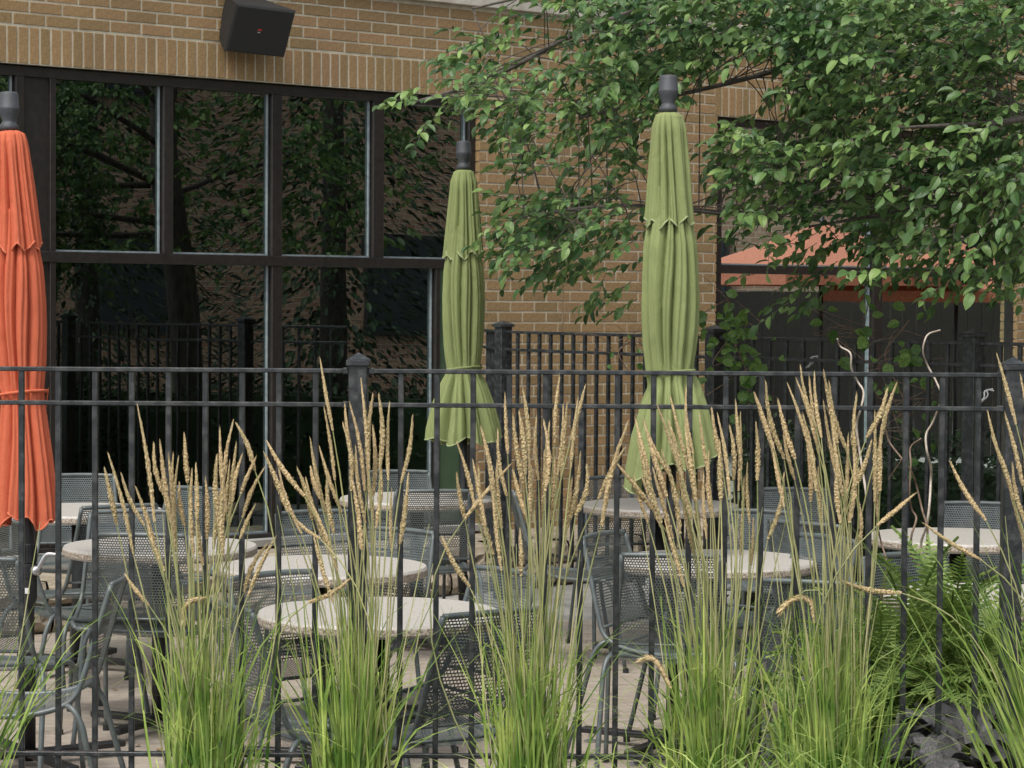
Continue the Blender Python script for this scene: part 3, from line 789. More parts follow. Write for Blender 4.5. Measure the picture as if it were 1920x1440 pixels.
# open orange parasols off to the right, mirrored in the right window
def open_parasol(X, Y, zt, r, rz, label):
    t = thing('open_parasol', label, 'parasol', (X, Y, 0), R(rz), 'open orange parasols right of the picture')
    m = MB(); n = 8; vs = [(0, 0, zt)]
    for k in range(n):
        a = 2 * math.pi * k / n; vs.append((r * math.cos(a), r * math.sin(a), zt - .48))
    fs = [(0, 1 + k, 1 + (k + 1) % n) for k in range(n)]
    for k in range(n):
        a = 2 * math.pi * k / n; vs.append((r * math.cos(a), r * math.sin(a), zt - .58))
    fs += [(1 + k, 9 + k, 9 + (k + 1) % n, 1 + (k + 1) % n) for k in range(n)]
    m.add(vs, fs); m.build('canopy', M_DULLED, t, local=True)
    MB().tube([(0, 0, 0), (0, 0, zt + .06)], .02, 12).build('pole', M_POST, t, smooth=True, local=True)
    for k in range(n):
        a = 2 * math.pi * k / n; MB().tube([(0, 0, zt - .03), (r * math.cos(a) * .98, r * math.sin(a) * .98, zt - .49)], .008, 5).build('rib', M_POST, t, local=True)
    return t
open_parasol(7.2, 17.5, 2.44, 1.45, 10, 'open orange parasol mirrored in the right window, nearer the building')
open_parasol(8.3, 18.75, 2.30, 1.35, 25, 'open orange parasol mirrored in the right window, farther from the building')

# ------------------------------------------------------------------ vegetation helpers
def leaf_mb(L, W, fold=.25, droop=.25, tip=.12, n=4):
    """ovate leaf along +X, base at the origin"""
    m = MB(); vs = []; 
    for i in range(n + 1):
        t = i / n; w_ = W * (math.sin(math.pi * t ** .95) ** .62) * .5 if 0 < t < 1 else 0
        z = -droop * L * t * t
        if 0 < i < n: vs += [(L * t, -w_, z + fold * w_), (L * t, 0, z), (L * t, w_, z + fold * w_)]
        else: vs += [(L * t, 0, z)]
    fs = [(0, 2, 1), (0, 3, 2)]
    for i in range(1, n - 1):
        a = 1 + (i - 1) * 3; b = a + 3
        fs += [(a, a + 1, b + 1, b), (a + 1, a + 2, b + 2, b + 1)]
    a = 1 + (n - 2) * 3; fs += [(a, a + 1, a + 3), (a + 1, a + 2, a + 3)]
    m.add(vs, fs); return m

# ------------------------------------------------------------------ the tree
random.seed(99)
tree = thing('broadleaf_tree', 'large leafy green tree spreading in from the right over the patio', 'tree', (3.25, 12.7, 0))
tr = MB()
tr.tube(crom([(3.25, 12.7, 0), (3.22, 12.68, 1.0), (3.16, 12.6, 2.0), (3.1, 12.5, 2.9), (3.15, 12.5, 4.2), (3.2, 12.6, 5.6)], 5), [.14] * 5 + [.12] * 5 + [.115] * 5 + [.10] * 5 + [.07] * 5 + [.03], 12)
tr.build('trunk', M_BARK, tree, smooth=True)
limbs = [
    [(3.1, 12.5, 2.6), (2.3, 11.9, 2.9), (1.5, 11.5, 2.85), (.9, 11.3, 2.7), (.3, 11.2, 2.55)],
    [(3.1, 12.5, 2.9), (2.2, 12.0, 3.3), (1.2, 11.6, 3.25), (.4, 11.4, 3.0), (-.1, 11.4, 2.75), (-.5, 11.4, 2.62)],
    [(3.1, 12.5, 2.3), (2.4, 11.9, 2.35), (1.6, 11.4, 2.2), (1.1, 11.2, 2.12), (.5, 11.1, 2.15), (.05, 11.1, 2.1)],
    [(3.1, 12.5, 3.2), (2.2, 12.3, 3.6), (1.4, 12.0, 3.5), (.6, 11.8, 3.3), (-.2, 11.7, 3.1)],
    [(3.1, 12.4, 2.2), (2.5, 11.5, 2.2), (1.9, 11.0, 2.15), (1.3, 10.8, 2.05)],
    [(3.1, 12.4, 2.6), (2.6, 11.3, 2.6), (2.1, 10.6, 2.5), (1.6, 10.3, 2.45)],
    [(3.1, 12.5, 3.2), (3.9, 12.0, 3.6), (4.8, 11.6, 3.7)], [(3.1, 12.5, 2.5), (4.0, 13.0, 2.8), (5.0, 13.2, 2.8)],
    [(3.1, 12.5, 3.4), (3.6, 13.4, 3.9), (4.0, 14.2, 4.2)], [(3.1, 12.5, 2.6), (3.6, 11.6, 2.9), (4.2, 10.8, 3.0)]]
LP = []
for lb in limbs:
    c = crom(lb, 7); n = len(c)
    m = MB().tube(c, [.024 * (1 - .9 * i / n) + .002 for i in range(n)], 8); m.build('limb', M_BARK, tree, smooth=True); LP += c[:-8] if lb[-1][1] < 11.0 else c
dens = {
 -40: '0000000467899999999999999999999',
 0:   '0000001624788889999999999999999',
 40:  '0001123346788988889989989999999',
 80: '0003566413556778655688998999999',
 120: '0004677525688772000277789899999',
 160: '1212676626787650000368899999999',
 200: '0001366636786400011468899999999',
 240: '0013455412454200577888999999999',
 280: '0000023501233100688789999999999',
 320: '0000000002310000678888999999999',
 360: '0000003577751000678878999999999',
 400: '0000016788852000243334677888899',
 440: '0000017776531000121123334566788',
 480: '0000003434210000010112122345667',
 520: '0000000110121000000121010111122',
 560: '0000000000110000000110000000000'}
leaves = []; tw = MB(); USE = {}
def twig(p, d, nleaf, sz):
    d = d.normalized(); L = .032 * nleaf
    pts = [p + d * (L * k / 3) + Vector((0, 0, -.10 * L * (k / 3) ** 2)) for k in range(4)]
    tw.tube(pts, [.0022, .0018, .0014, .0008], 4, cap=False)
    side = d.cross(Vector((0, 0, 1))); side = side.normalized() if side.length > .1 else Vector((1, 0, 0))
    for k in range(nleaf):
        q = (k + .6) / nleaf; pp = p + d * (L * q) + Vector((0, 0, -.10 * L * q * q))
        s_ = 1 if k % 2 else -1
        ld = d * random.uniform(.25, .9) + side * s_ * random.uniform(.4, 1.0) + Vector((0, 0, random.uniform(-.55, .25)))
        if k == nleaf - 1: ld = d + Vector((0, 0, -.3))
        ld.normalize()
        nrm = Vector((random.gauss(0, .5), random.gauss(-.15, .45), 1)).normalized()
        leaves.append((pp, ld, nrm, sz * random.uniform(.6, 1.25)))
for y0, row in dens.items():
    for ci, ch in enumerate(row):
        dn = int(ch)
        if not dn: continue
        x0 = 700 + ci * 40
        cnt = dn * (1.15 if x0 < 1300 else 1.9); cnt = int(cnt) + (random.random() < cnt - int(cnt))
        for _ in range(cnt):
            px, py = x0 + random.uniform(0, 40), y0 + random.uniform(0, 40)
            Yt = random.uniform(10.2, 12.3) if px > 1320 else random.uniform(10.6, 12.2)
            p = pix(px, py, Yt)
            if 828 < px < 925 and 215 < py < 330: continue
            if noise.noise(p * 2.6) < (-.10 if px > 1300 else -.22): continue
            near = min(LP, key=lambda q: (q - p).length_squared)
            d = (p - near); d = d.normalized() if d.length > .05 else Vector((-1, 0, 0))
            d = d * .5 + Vector((-.75, -.25, -.12)) + Vector((random.gauss(0, .35), random.gauss(0, .35), random.gauss(0, .25)))
            nl = random.randint(4, 7)
            d.normalize(); p = p - d * (.014 * nl)
            twig(p, d, nl, .060)
            if random.random() < .16 and (near - p).length < .6:
                near = min(random.sample(LP, 26), key=lambda q: (q - p).length_squared + .3 * USE.get(tuple(q), 0)); USE[tuple(near)] = USE.get(tuple(near), 0) + 1; mid = (near + p) / 2 + Vector((0, 0, .05)); tw.tube(bez(near, mid, p, 5), [.0032, .003, .0028, .0024, .002], 5, cap=False)
# the part of the crown outside the picture, seen in the window's reflection
for _ in range(1900):
    p = Vector((random.uniform(2.6, 5.6), random.uniform(10.4, 14.6), random.uniform(2.0, 5.6)))
    if (Vector(((p.x - 3.6) / 2.4, (p.y - 12.5) / 2.4, (p.z - 3.6) / 2.1))).length > 1: continue
    x, y, d_ = proj(p)
    if x < 1910 and y > -60: continue
    twig(p, Vector((random.gauss(0, 1), random.gauss(0, 1), -.2)), 6, .072)
def leafM(p, d, n, s_):
    y = n.cross(d); y.normalize(); z = d.cross(y)
    M = Matrix(((d.x, y.x, z.x, p.x), (d.y, y.y, z.y, p.y), (d.z, y.z, z.z, p.z), (0, 0, 0, 1)))
    return M @ Matrix.Diagonal((s_, s_, s_, 1))
LV = [leaf_mb(1, .56, .45, .30, n=5), leaf_mb(1, .62, .25, .5, n=5), leaf_mb(1, .52, .8, .15, n=5)]
LVM = [m.mesh('leaf', M_LEAF) for m in LV]
def show(l):
    x, y, d_ = proj(l[0])
    if 715 < x < 1920 and 0 < y < 620:
        face = abs(l[2].dot((l[0] - CAM).normalized())); 
        free = 1.6 if x < 1200 else 1.0
        return l[3] / d_ * (face + .3) * free
    return -1
leaves.sort(key=show, reverse=True)
crown = MB(); T0o = Vector(tree.location)
for i, l in enumerate(leaves):
    v = random.randrange(3); M = leafM(*l)
    if i < 300:
        o = obj('leaf', LVM[v], tree); o.matrix_local = Matrix.Translation(-T0o) @ M
    else: crown.add(LV[v].v, LV[v].f, M)
crown.build('crown', M_LEAF, tree, kind='stuff')
tw.build('twigs', M_BARK, tree, kind='stuff')

# hedge between the back fence and the right window
random.seed(5)
hd = MB(); hl = leaf_mb(1, .55, .3, .2, n=3)
dv = (bp[2] - bp[0]).normalized(); nv = Vector((-dv.y, dv.x, 0))
hd.add([bp[0] + dv * a + nv * b_ + Vector((0, 0, z)) for a in (1.6, 5.6) for b_ in (.36, .8) for z in (0, .9)], [(0, 1, 3, 2), (4, 6, 7, 5), (0, 4, 5, 1), (2, 3, 7, 6), (1, 5, 7, 3)])
for _ in range(15000):
    s_ = random.uniform(1.6, 5.6); q = random.random()
    p = bp[0] + dv * s_ + nv * (.22 + .6 * q ** 1.5) + Vector((0, 0, random.uniform(0, 1.02 + .08 * math.sin(s_ * 5))))
    hd.add(hl.v, hl.f, leafM(p, Vector((random.gauss(0, 1), random.gauss(-.4, 1), random.gauss(.3, .7))).normalized(), Vector((random.gauss(0, 1), random.gauss(-.6, .6), 1)).normalized(), random.uniform(.03, .05)))
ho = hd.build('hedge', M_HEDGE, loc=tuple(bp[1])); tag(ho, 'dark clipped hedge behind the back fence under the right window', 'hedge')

random.seed(6); hd = MB()
hd.add([Vector((4.0 + .6 * 0, 15.0, 0)) * (1 - q) + Vector((5.6, 8.0, 0)) * q + Vector((b_, 0, z)) for q in (0, 1) for b_ in (-.14, .14) for z in (0, .9)], [(0, 1, 3, 2), (4, 6, 7, 5), (0, 4, 5, 1), (2, 3, 7, 6), (1, 5, 7, 3)])
for _ in range(9000):
    q = random.random(); c = Vector((4.0, 15.0, 0)).lerp(Vector((5.6, 8.0, 0)), q)
    p = c + Vector((random.uniform(-.25, .25), random.uniform(-.1, .1), random.uniform(0, .98 + .07 * math.sin(q * 30))))
    hd.add(hl.v, hl.f, leafM(p, Vector((random.gauss(-.5, 1), random.gauss(0, 1), random.gauss(.3, .7))).normalized(), Vector((random.gauss(-.3, .6), random.gauss(0, .6), 1)).normalized(), random.uniform(.05, .08)))
tag(hd.build('hedge', M_HEDGE, loc=(4.8, 11.5, 0)), 'hedge right of the picture, mirrored low in the left window', 'hedge')
# vines on the back fence
def vine(name_label, anchors, nleaf, spread, seed, Yd, sz=.062):
    rnd = random.Random(seed)
    P = [pix(x, y, Yd) for x, y in anchors]
    t = thing('climbing_vine', name_label, 'vine', tuple(P[0]))
    c = crom(P, 6); MB().tube(c, .0035, 5).build('stem', M_TWIGD, t, smooth=True)
    for k in range(7):
        a = rnd.choice(c); MB().tube(crom([a, a + Vector((rnd.uniform(-.15, .15), -.03, rnd.uniform(-.05, .12))), a + Vector((rnd.uniform(-.25, .25), -.02, rnd.uniform(-.1, .2)))], 4), .002, 4).build('tendril', M_TWIGD, t)
    me = [leaf_mb(1, .8, .25, .25).mesh('leaf', M_VINE), leaf_mb(1, .65, .4, .1).mesh('leaf', M_VINE)]
    for k in range(nleaf):
        a = rnd.choice(c) + Vector((rnd.gauss(0, spread), rnd.uniform(-.10, .02), rnd.gauss(0, spread)))
        d = Vector((rnd.gauss(0, .8), rnd.gauss(-.3, .3), rnd.uniform(-1, .3))).normalized(); n = Vector((rnd.gauss(0, .4), -1, rnd.uniform(.1, .9))).normalized()
        o = obj('leaf', rnd.choice(me), t); o.matrix_local = Matrix.Translation(-P[0]) @ leafM(a, d, n, sz * rnd.uniform(.6, 1.3))
vine('leafy green vine clump on the back fence right of the large green parasol', [(1405, 760), (1400, 700), (1380, 650), (1362, 610), (1370, 575)], 74, .07, 1, 12.2)
vine('sparse vine climbing the middle of the back fence before the right window', [(1700, 760), (1672, 700), (1660, 660), (1690, 620), (1705, 600)], 22, .10, 2, 11.5)
vine('small vine sprig on the back fence near the pale curly twig', [(1600, 700), (1585, 650), (1600, 618), (1575, 610)], 12, .06, 3, 11.8)
vine('thin vine hanging low between pickets at the right', [(1660, 720), (1690, 780), (1700, 840), (1665, 900)], 14, .08, 4, 11.5, .055)
vine('wispy vine on the fence left of the large green parasol', [(1180, 700), (1160, 660), (1190, 640), (1215, 655)], 10, .04, 5, 13.1, .04)

# curly twigs rising from the fern pot
TW = [([(1570, 635), (1578, 650), (1593, 662), (1595, 690), (1610, 715), (1619, 735), (1612, 765), (1608, 800), (1615, 860), (1622, 930), (1630, 1010), (1640, 1100)], .0034, 'pale curly twig standing left of its pair above the fence rail', M_TWIG),
      ([(1763, 619), (1745, 626), (1732, 638), (1729, 660), (1742, 685), (1755, 715), (1762, 745), (1752, 790), (1738, 815), (1735, 845), (1746, 875), (1748, 905), (1740, 950), (1736, 985), (1730, 1030), (1745, 1100)], .0034, 'pale curly twig at the right with a hooked top above the rail', M_TWIG),
      ([(1658, 780), (1668, 825), (1690, 860), (1708, 885), (1722, 915), (1730, 960), (1736, 990), (1740, 1060), (1750, 1110)], .0032, 'thin brown twig curving left of the hooked twig', M_TWIGD),
      ([(1727, 822), (1710, 840), (1706, 870), (1704, 920), (1712, 955), (1718, 972), (1706, 1005), (1712, 1045), (1730, 1070), (1745, 1110)], .0034, 'short wavy brown twig between two right pickets', M_TWIGD),
      ([(1645, 985), (1655, 1020), (1661, 1055), (1655, 1100), (1650, 1150)], .0034, 'dark bare twig beside the fifth grass clump', M_TWIGD)]
for pts, r, lab, mt in TW:
    c = crom([pix(x, y, 7.45) + Vector((0, .03 * math.sin(i * 1.9), 0)) for i, (x, y) in enumerate(pts)], 5)
    n = len(c); o = MB().tube(c, [r * (.75 + .5 * i / n) for i in range(n)], 6).build('curly_twig', mt, smooth=True, loc=tuple(c[-1])); tag(o, lab, 'twig', 'curly twigs above the ferns')

# ------------------------------------------------------------------ feather reed grass
random.seed(31)
def seed_mesh(seed):
    """spike along +Z, length 1 (scaled), made of many overlapping spikelets"""
    rnd = random.Random(seed); m = MB(); bend = rnd.uniform(-.05, .05); n = 90
    env = lambda t: math.sin(math.pi * min(1, t * .92 + .06)) ** .5 * (1 - .5 * t)
    lump = [rnd.uniform(.72, 1.18) for _ in range(40)]
    K = 34; b0 = len(m.v)
    for j in range(K + 1):
        t = j / K; r0 = .026 * env(t) * lump[j] + .002; c = Vector((bend * math.sin(t * 3), 0, t))
        for k in range(7):
            a = 2 * math.pi * k / 7 + j * .5; rr = r0 * rnd.uniform(.75, 1.2); m.v.append((c.x + rr * math.cos(a), c.y + rr * math.sin(a), c.z + rnd.uniform(-.006, .006)))
    for j in range(K):
        for k in range(7): m.f.append((b0 + j * 7 + k, b0 + j * 7 + (k + 1) % 7, b0 + (j + 1) * 7 + (k + 1) % 7, b0 + (j + 1) * 7 + k)); m.m.append(0)
    for i in range(n):
        t = (i + .3) / n; e = env(t) * lump[int(t * K)]
        a = i * 2.4 + rnd.uniform(-.5, .5); r = .024 * e
        c = Vector((bend * math.sin(t * 3), 0, t)); o = Vector((math.cos(a), math.sin(a), 0))
        L = .075 * rnd.uniform(.7, 1.2); w_ = .009 * e + .003; s_ = Vector((-math.sin(a), math.cos(a), 0)) * w_
        b = c + o * r * .7; tp = c + o * r * 1.12 + Vector((0, 0, L)); md = c + o * r * 1.25 + Vector((0, 0, L * .45)); inn = c + Vector((0, 0, L * .5))
        m.add([b, md + s_, md - s_, tp, md + o * w_ * .4, inn], [(0, 1, 4), (0, 4, 2), (1, 3, 4), (4, 3, 2)])
    return m.mesh('seed_head', M_SEED)
SH = [seed_mesh(k) for k in range(7)]
def clump(label, basepx, Y, heads, nblade, bw=.125, hi=.62, lean=0, seed=0):
    rnd = random.Random(seed); P0 = Vector(((basepx - 962) * Y / F, Y, .40))
    t = thing('feather_grass', label, 'ornamental grass', tuple(P0), 0, 'feather reed grass clumps along the fence')
    for (tx, ty, bx, by) in heads:
        Yh = Y + rnd.uniform(-.10, .12)
        if Yh > YF - .05: Yh = YF - .05
        tip = pix(tx, ty, Yh + rnd.uniform(-.02, .02)); hb = pix(bx, by, Yh)
        d = tip - hb; L = d.length; d.normalize()
        up = Matrix.Rotation(rnd.uniform(0, 6.28), 4, 'Z')
        M = Matrix.Translation(hb - P0) @ d.to_track_quat('Z', 'Y').to_matrix().to_4x4() @ up
        wsc = .255 * rnd.uniform(.8, 1.2)
        o = obj('seed_head', rnd.choice(SH), t); o.matrix_local = M @ Matrix.Diagonal((wsc, wsc, L, 1))
        base = P0 + Vector((rnd.gauss(0, .035) + (bx - basepx) / PXM * .12, rnd.gauss(0, .03), 0))
        ctl = hb - d * ((hb - base).length * .45)
        MB().tube(bez(base, ctl, hb, 9), [.0022] * 8 + [.0014], 5, cap=False).build('stem', M_STEM, t, smooth=True)
    bl = MB()
    for _ in range(nblade):
        b = P0 + Vector((rnd.gauss(0, bw * .34), rnd.gauss(0, .05), 0))
        h = hi * rnd.uniform(.3, 1.0) ** .8; a = rnd.gauss(0, .07 if rnd.random() < .72 else .28) + (b.x - P0.x) / bw * .10 + lean
        out = math.sin(a) * h; arch = rnd.random() < .36
        depth = rnd.gauss(0, .06)
        if arch: mid = b + Vector((out * .9, depth * .5, h * .95)); tip = b + Vector((out * 1.4 + rnd.choice((-1, 1)) * rnd.uniform(.03, .24), depth, h * rnd.uniform(.45, .95)))
        else: mid = b + Vector((out * .45, depth * .5, h * .6)); tip = b + Vector((out * 1.05, depth, h))
        tip.y = min(tip.y, YF - .03 + (.10 if rnd.random() < .3 else 0)); c = bez(b, mid, tip, 7); w_ = rnd.uniform(.0014, .0046)
        side = Vector((math.cos(rnd.uniform(-1, 1)), math.sin(rnd.uniform(-1, 1)), 0))
        vs = []
        for i, p in enumerate(c):
            q = 1 - (i / 6) ** 1.8 * .95; vs += [p - side * w_ * q, p + side * w_ * q]
        bl.add(vs, [(2 * i, 2 * i + 1, 2 * i + 3, 2 * i + 2) for i in range(6)])
    bl.build('blades', M_BLADE, t, kind='stuff')
    st = MB()
    for _ in range(int(nblade * .06)):
        b = P0 + Vector((rnd.gauss(0, bw * .35), rnd.gauss(0, .04), 0)); a = (b.x - P0.x) / bw * .22 + rnd.gauss(0, .05); h = rnd.uniform(.55, .85)
        st.tube(bez(b, b + Vector((a * h * .4, 0, h * .5)), b + Vector((a * h, 0, h)), 6), [.0018] * 5 + [.001], 4, cap=False)
    st.build('bare_stems', M_STEM, t, kind='stuff')
    return t
def curved_head(t, pts, Y, seed):
    rnd = random.Random(seed); c = crom([pix(x, y, Y) for x, y in pts], 10); n = len(c); m = MB()
    m.tube(c, [(.0048 * math.sin(math.pi * min(1, .1 + .86 * i / n)) ** .5 + .001) * rnd.uniform(.6, 1.15) for i in range(n)], 7)
    for i in range(150):
        k = rnd.randrange(1, n - 2); p = c[k]; d = (c[k - 1] - c[k + 1]).normalized(); o = Vector((rnd.gauss(0, 1), rnd.gauss(0, 1), rnd.gauss(0, 1))).normalized() * .0052
        q = d.cross(o).normalized() * .0022; m.add([p + o * .5, p + o * 1.3 + d * .005 + q, p + o * 1.3 + d * .005 - q, p + o * 1.7 + d * .018], [(0, 1, 2), (1, 3, 2)])
    m.build('seed_head', M_SEED, t)
hA = [(203, 855, 250, 1038), (196, 879, 219, 984), (229, 889, 270, 985), (258, 766, 290, 978), (290, 832, 307, 928), (301, 833, 320, 980), (316, 860, 327, 1034), (326, 852, 330, 960),
      (335, 860, 322, 1000), (346, 816, 352, 905), (361, 883, 363, 1040), (367, 873, 369, 975), (337, 906, 346, 986), (255, 917, 292, 1034), (277, 973, 308, 1070), (236, 1078, 280, 1136),
      (413, 808, 425, 960), (438, 792, 415, 960), (443, 837, 430, 985), (455, 853, 436, 940), (480, 858, 452, 925), (495, 880, 455, 970), (478, 948, 450, 1010), (408, 856, 410, 985), (425, 880, 400, 1030),
      (442, 795, 478, 882), (502, 1022, 458, 1110), (517, 1009, 465, 1118), (385, 900, 388, 1010), (372, 930, 380, 1060), (430, 870, 415, 1000), (420, 900, 418, 1040)]
hC = [(601, 677, 624, 807), (608, 768, 628, 900), (497, 853, 540, 960), (502, 828, 570, 930), (524, 880, 565, 1000), (557, 880, 585, 975), (583, 826, 610, 960), (583, 875, 600, 935), (582, 940, 632, 1070), (615, 894, 626, 1000),
      (600, 840, 640, 960), (677, 715, 692, 880), (648, 760, 672, 900), (655, 758, 684, 920), (700, 743, 690, 890), (709, 743, 712, 880), (731, 758, 728, 900), (772, 782, 752, 905), (642, 797, 658, 920), (765, 893, 750, 1020), (735, 920, 735, 1040),
      (690, 850, 700, 975), (668, 840, 685, 980), (660, 900, 678, 1030), (712, 860, 705, 990), (655, 1084, 578, 1130), (545, 960, 600, 1010), (590, 1010, 625, 1130), (575, 900, 610, 1020), (698, 800, 700, 930)]
hD = [(902, 803, 925, 910), (947, 742, 952, 850), (980, 732, 992, 850), (973, 775, 985, 890), (963, 783, 980, 905), (1007, 782, 1010, 900), (1018, 792, 1022, 920), (1050, 707, 1040, 830), (1055, 762, 1045, 890), (1063, 762, 1052, 900), (1097, 725, 1070, 825), (1083, 752, 1070, 880),
      (857, 832, 890, 950), (887, 865, 910, 985), (935, 807, 950, 930), (1031, 795, 1030, 905), (1087, 853, 1065, 985), (1098, 873, 1080, 965), (857, 889, 872, 975), (933, 871, 940, 990), (997, 879, 995, 968), (963, 884, 985, 965), (956, 873, 872, 972), (830, 1007, 880, 1100), (975, 994, 977, 1080),
      (1178, 795, 1128, 985), (1170, 843, 1122, 935), (915, 850, 935, 990), (990, 850, 992, 960), (1040, 860, 1035, 975), (900, 880, 925, 1040), (925, 930, 940, 1070), (1020, 850, 1018, 960), (1072, 900, 1058, 1010)]
hE = [(1233, 763, 1280, 900), (1192, 787, 1220, 900), (1208, 790, 1250, 930), (1198, 827, 1240, 980), (1258, 747, 1290, 880), (1288, 728, 1300, 850), (1335, 767, 1355, 880), (1380, 755, 1390, 880), (1388, 778, 1385, 920), (1367, 800, 1375, 900), (1417, 795, 1420, 900), (1402, 872, 1405, 980),
      (1415, 738, 1450, 840), (1438, 720, 1470, 860), (1312, 777, 1330, 900), (1189, 892, 1215, 980), (1204, 896, 1240, 990), (1158, 871, 1222, 955), (1247, 977, 1282, 1100), (1412, 973, 1408, 1060), (1240, 850, 1275, 1000), (1265, 820, 1295, 970), (1285, 800, 1305, 940), (1300, 860, 1312, 1000), (1330, 850, 1335, 970),
      (1350, 830, 1352, 940), (1225, 880, 1262, 1010), (1275, 900, 1300, 1040), (1320, 890, 1325, 1010), (1395, 900, 1388, 1040), (1212, 800, 1262, 900), (1345, 780, 1368, 930), (1252, 790, 1283, 930)]
hF = [(1460, 752, 1490, 860), (1502, 687, 1530, 800), (1477, 722, 1520, 850), (1493, 713, 1530, 830), (1528, 700, 1540, 820), (1518, 710, 1535, 850), (1545, 700, 1570, 830), (1557, 720, 1590, 850), (1545, 758, 1570, 900), (1608, 742, 1610, 900), (1662, 730, 1625, 820), (1682, 720, 1650, 830), (1640, 778, 1640, 940), (1653, 807, 1650, 920),
      (1633, 827, 1600, 920), (1470, 817, 1490, 900), (1512, 833, 1520, 940), (1715, 926, 1645, 985), (1611, 945, 1612, 1020), (1468, 890, 1440, 1010), (1450, 850, 1470, 950), (1535, 880, 1542, 1000), (1590, 820, 1585, 960), (1600, 850, 1592, 980), (1572, 860, 1575, 980), (1425, 780, 1462, 900), (1505, 780, 1530, 920), (1560, 790, 1580, 930), (1456, 1150, 1480, 1128), (1650, 860, 1645, 970)]
hG = [(1870, 668, 1905, 795), (1853, 773, 1892, 905), (1913, 707, 1932, 850), (1860, 822, 1900, 935), (1783, 865, 1848, 975), (1735, 982, 1840, 1050), (1576, 1087, 1690, 1112), (1885, 780, 1918, 910), (1900, 870, 1926, 990), (1895, 930, 1930, 1060), (1940, 720, 1950, 860)]
cA = clump('feather grass clump at the left, the first full one behind which the left table stands', 385, 6.32, hA, 210, seed=1)
clump('tallest feather grass clump in front of the fence post left of centre', 668, 6.34, hC, 220, seed=2)
clump('feather grass clump at the centre in front of the back fence post', 1005, 6.32, hD, 240, seed=3)
cE = clump('feather grass clump in front of the large green parasol', 1335, 6.33, hE, 250, seed=4)
cF = clump('feather grass clump right of the large green parasol, with the widest green base', 1570, 6.30, hF, 340, bw=.15, seed=5)
clump('feather grass clump cut by the right edge, its stems leaning left', 1985, 6.25, hG, 75, lean=-.35, hi=.8, seed=6)
clump('feather grass cut by the left edge, only arching blades showing', -70, 6.3, [], 40, lean=.4, hi=.6, seed=7)
curved_head(cA, [(345, 1165), (347, 1140), (360, 1127), (388, 1120)], 6.3, 1)
curved_head(cE, [(1202, 1238), (1222, 1236), (1238, 1252), (1258, 1290)], 6.25, 4)
curved_head(cF, [(1466, 1145), (1478, 1130), (1500, 1122), (1520, 1132), (1527, 1168)], 6.25, 5)
# low tangle of green blades along the foot of the fence
rnd = random.Random(77); gr_ = MB()
for _ in range(900):
    x = rnd.uniform(-.95, 1.05); dens_ = .25 + .6 * (x > .45)
    if rnd.random() > dens_: continue
    b = Vector((x, rnd.uniform(6.05, 6.45), .40)); h = rnd.uniform(.08, .22) * (1.2 if x > .3 else .85); a = rnd.gauss(0, .7)
    c = bez(b, b + Vector((a * h * .3, 0, h)), b + Vector((a * h * 1.3, rnd.gauss(0, .05), h * rnd.uniform(.5, 1))), 6); w_ = rnd.uniform(.0015, .0035)
    vs = []
    for i, p in enumerate(c):
        q = 1 - (i / 5) ** 2 * .9; vs += [p - Vector((w_ * q, 0, 0)), p + Vector((w_ * q, 0, 0))]
    gr_.add(vs, [(2 * i, 2 * i + 1, 2 * i + 3, 2 * i + 2) for i in range(5)])
gr_.build('ground_grass', M_BLADE, kind='stuff')

# ------------------------------------------------------------------ ferns
def frond_mesh(seed):
    rnd = random.Random(seed); m = MB(); L = 1.0; n = 34
    def C(t): return Vector((L * t * (1 - .15 * t), 0, .55 * t - .62 * t * t))
    m.tube([C(i / 10) for i in range(11)], .006, 4, cap=False)
    for i in range(2, n):
        t = i / n; p = C(t); q = C(min(1, t + .02)) - p; q.normalize()
        ln = .10 * math.sin(math.pi * min(1, t * .9 + .12)) ** .6
        for s_ in (-1, 1):
            d = (Vector((.28, s_, -.12 + rnd.uniform(-.15, .15)))).normalized(); wv = q * .0085
            m.add([p - wv * .7, p + wv * .8, p + d * ln * .55 + wv * 1.15, p + d * ln, p + d * ln * .5 - wv], [(0, 1, 2, 4), (4, 2, 3)])
    return m.mesh('frond', M_FERN)
FR = [frond_mesh(k) for k in range(4)]
random.seed(12)
def fern(px, Y, z, nf, lab, r=.42):
    P = Vector(((px - 964) * Y / F, Y, z)); t = thing('fern', lab, 'fern', tuple(P), 0, 'ferns inside the fence at the right')
    for k in range(nf):
        a = random.uniform(0, 2 * math.pi); el = random.uniform(.15, 1.45) if k % 3 else random.uniform(-.1, .7)
        s_ = r * random.uniform(.65, 1.1)
        o = obj('frond', random.choice(FR), t, (random.gauss(0, .02), random.gauss(0, .02), 0), Euler((random.uniform(-.5, .5), -el, a), 'XYZ'), (s_, s_, s_ * 1.0))
fern(1668, 7.12, .44, 85, 'arching green fern behind the fence, left of three beside the fifth grass clump', .54)
fern(1765, 7.25, .46, 125, 'arching green fern behind the fence, middle and tallest of three', .66)
fern(1865, 7.15, .46, 90, 'arching green fern behind the right fence post', .60)
fern(1505, 7.25, .36, 16, 'small fern reaching out behind the fifth grass clump', .30)
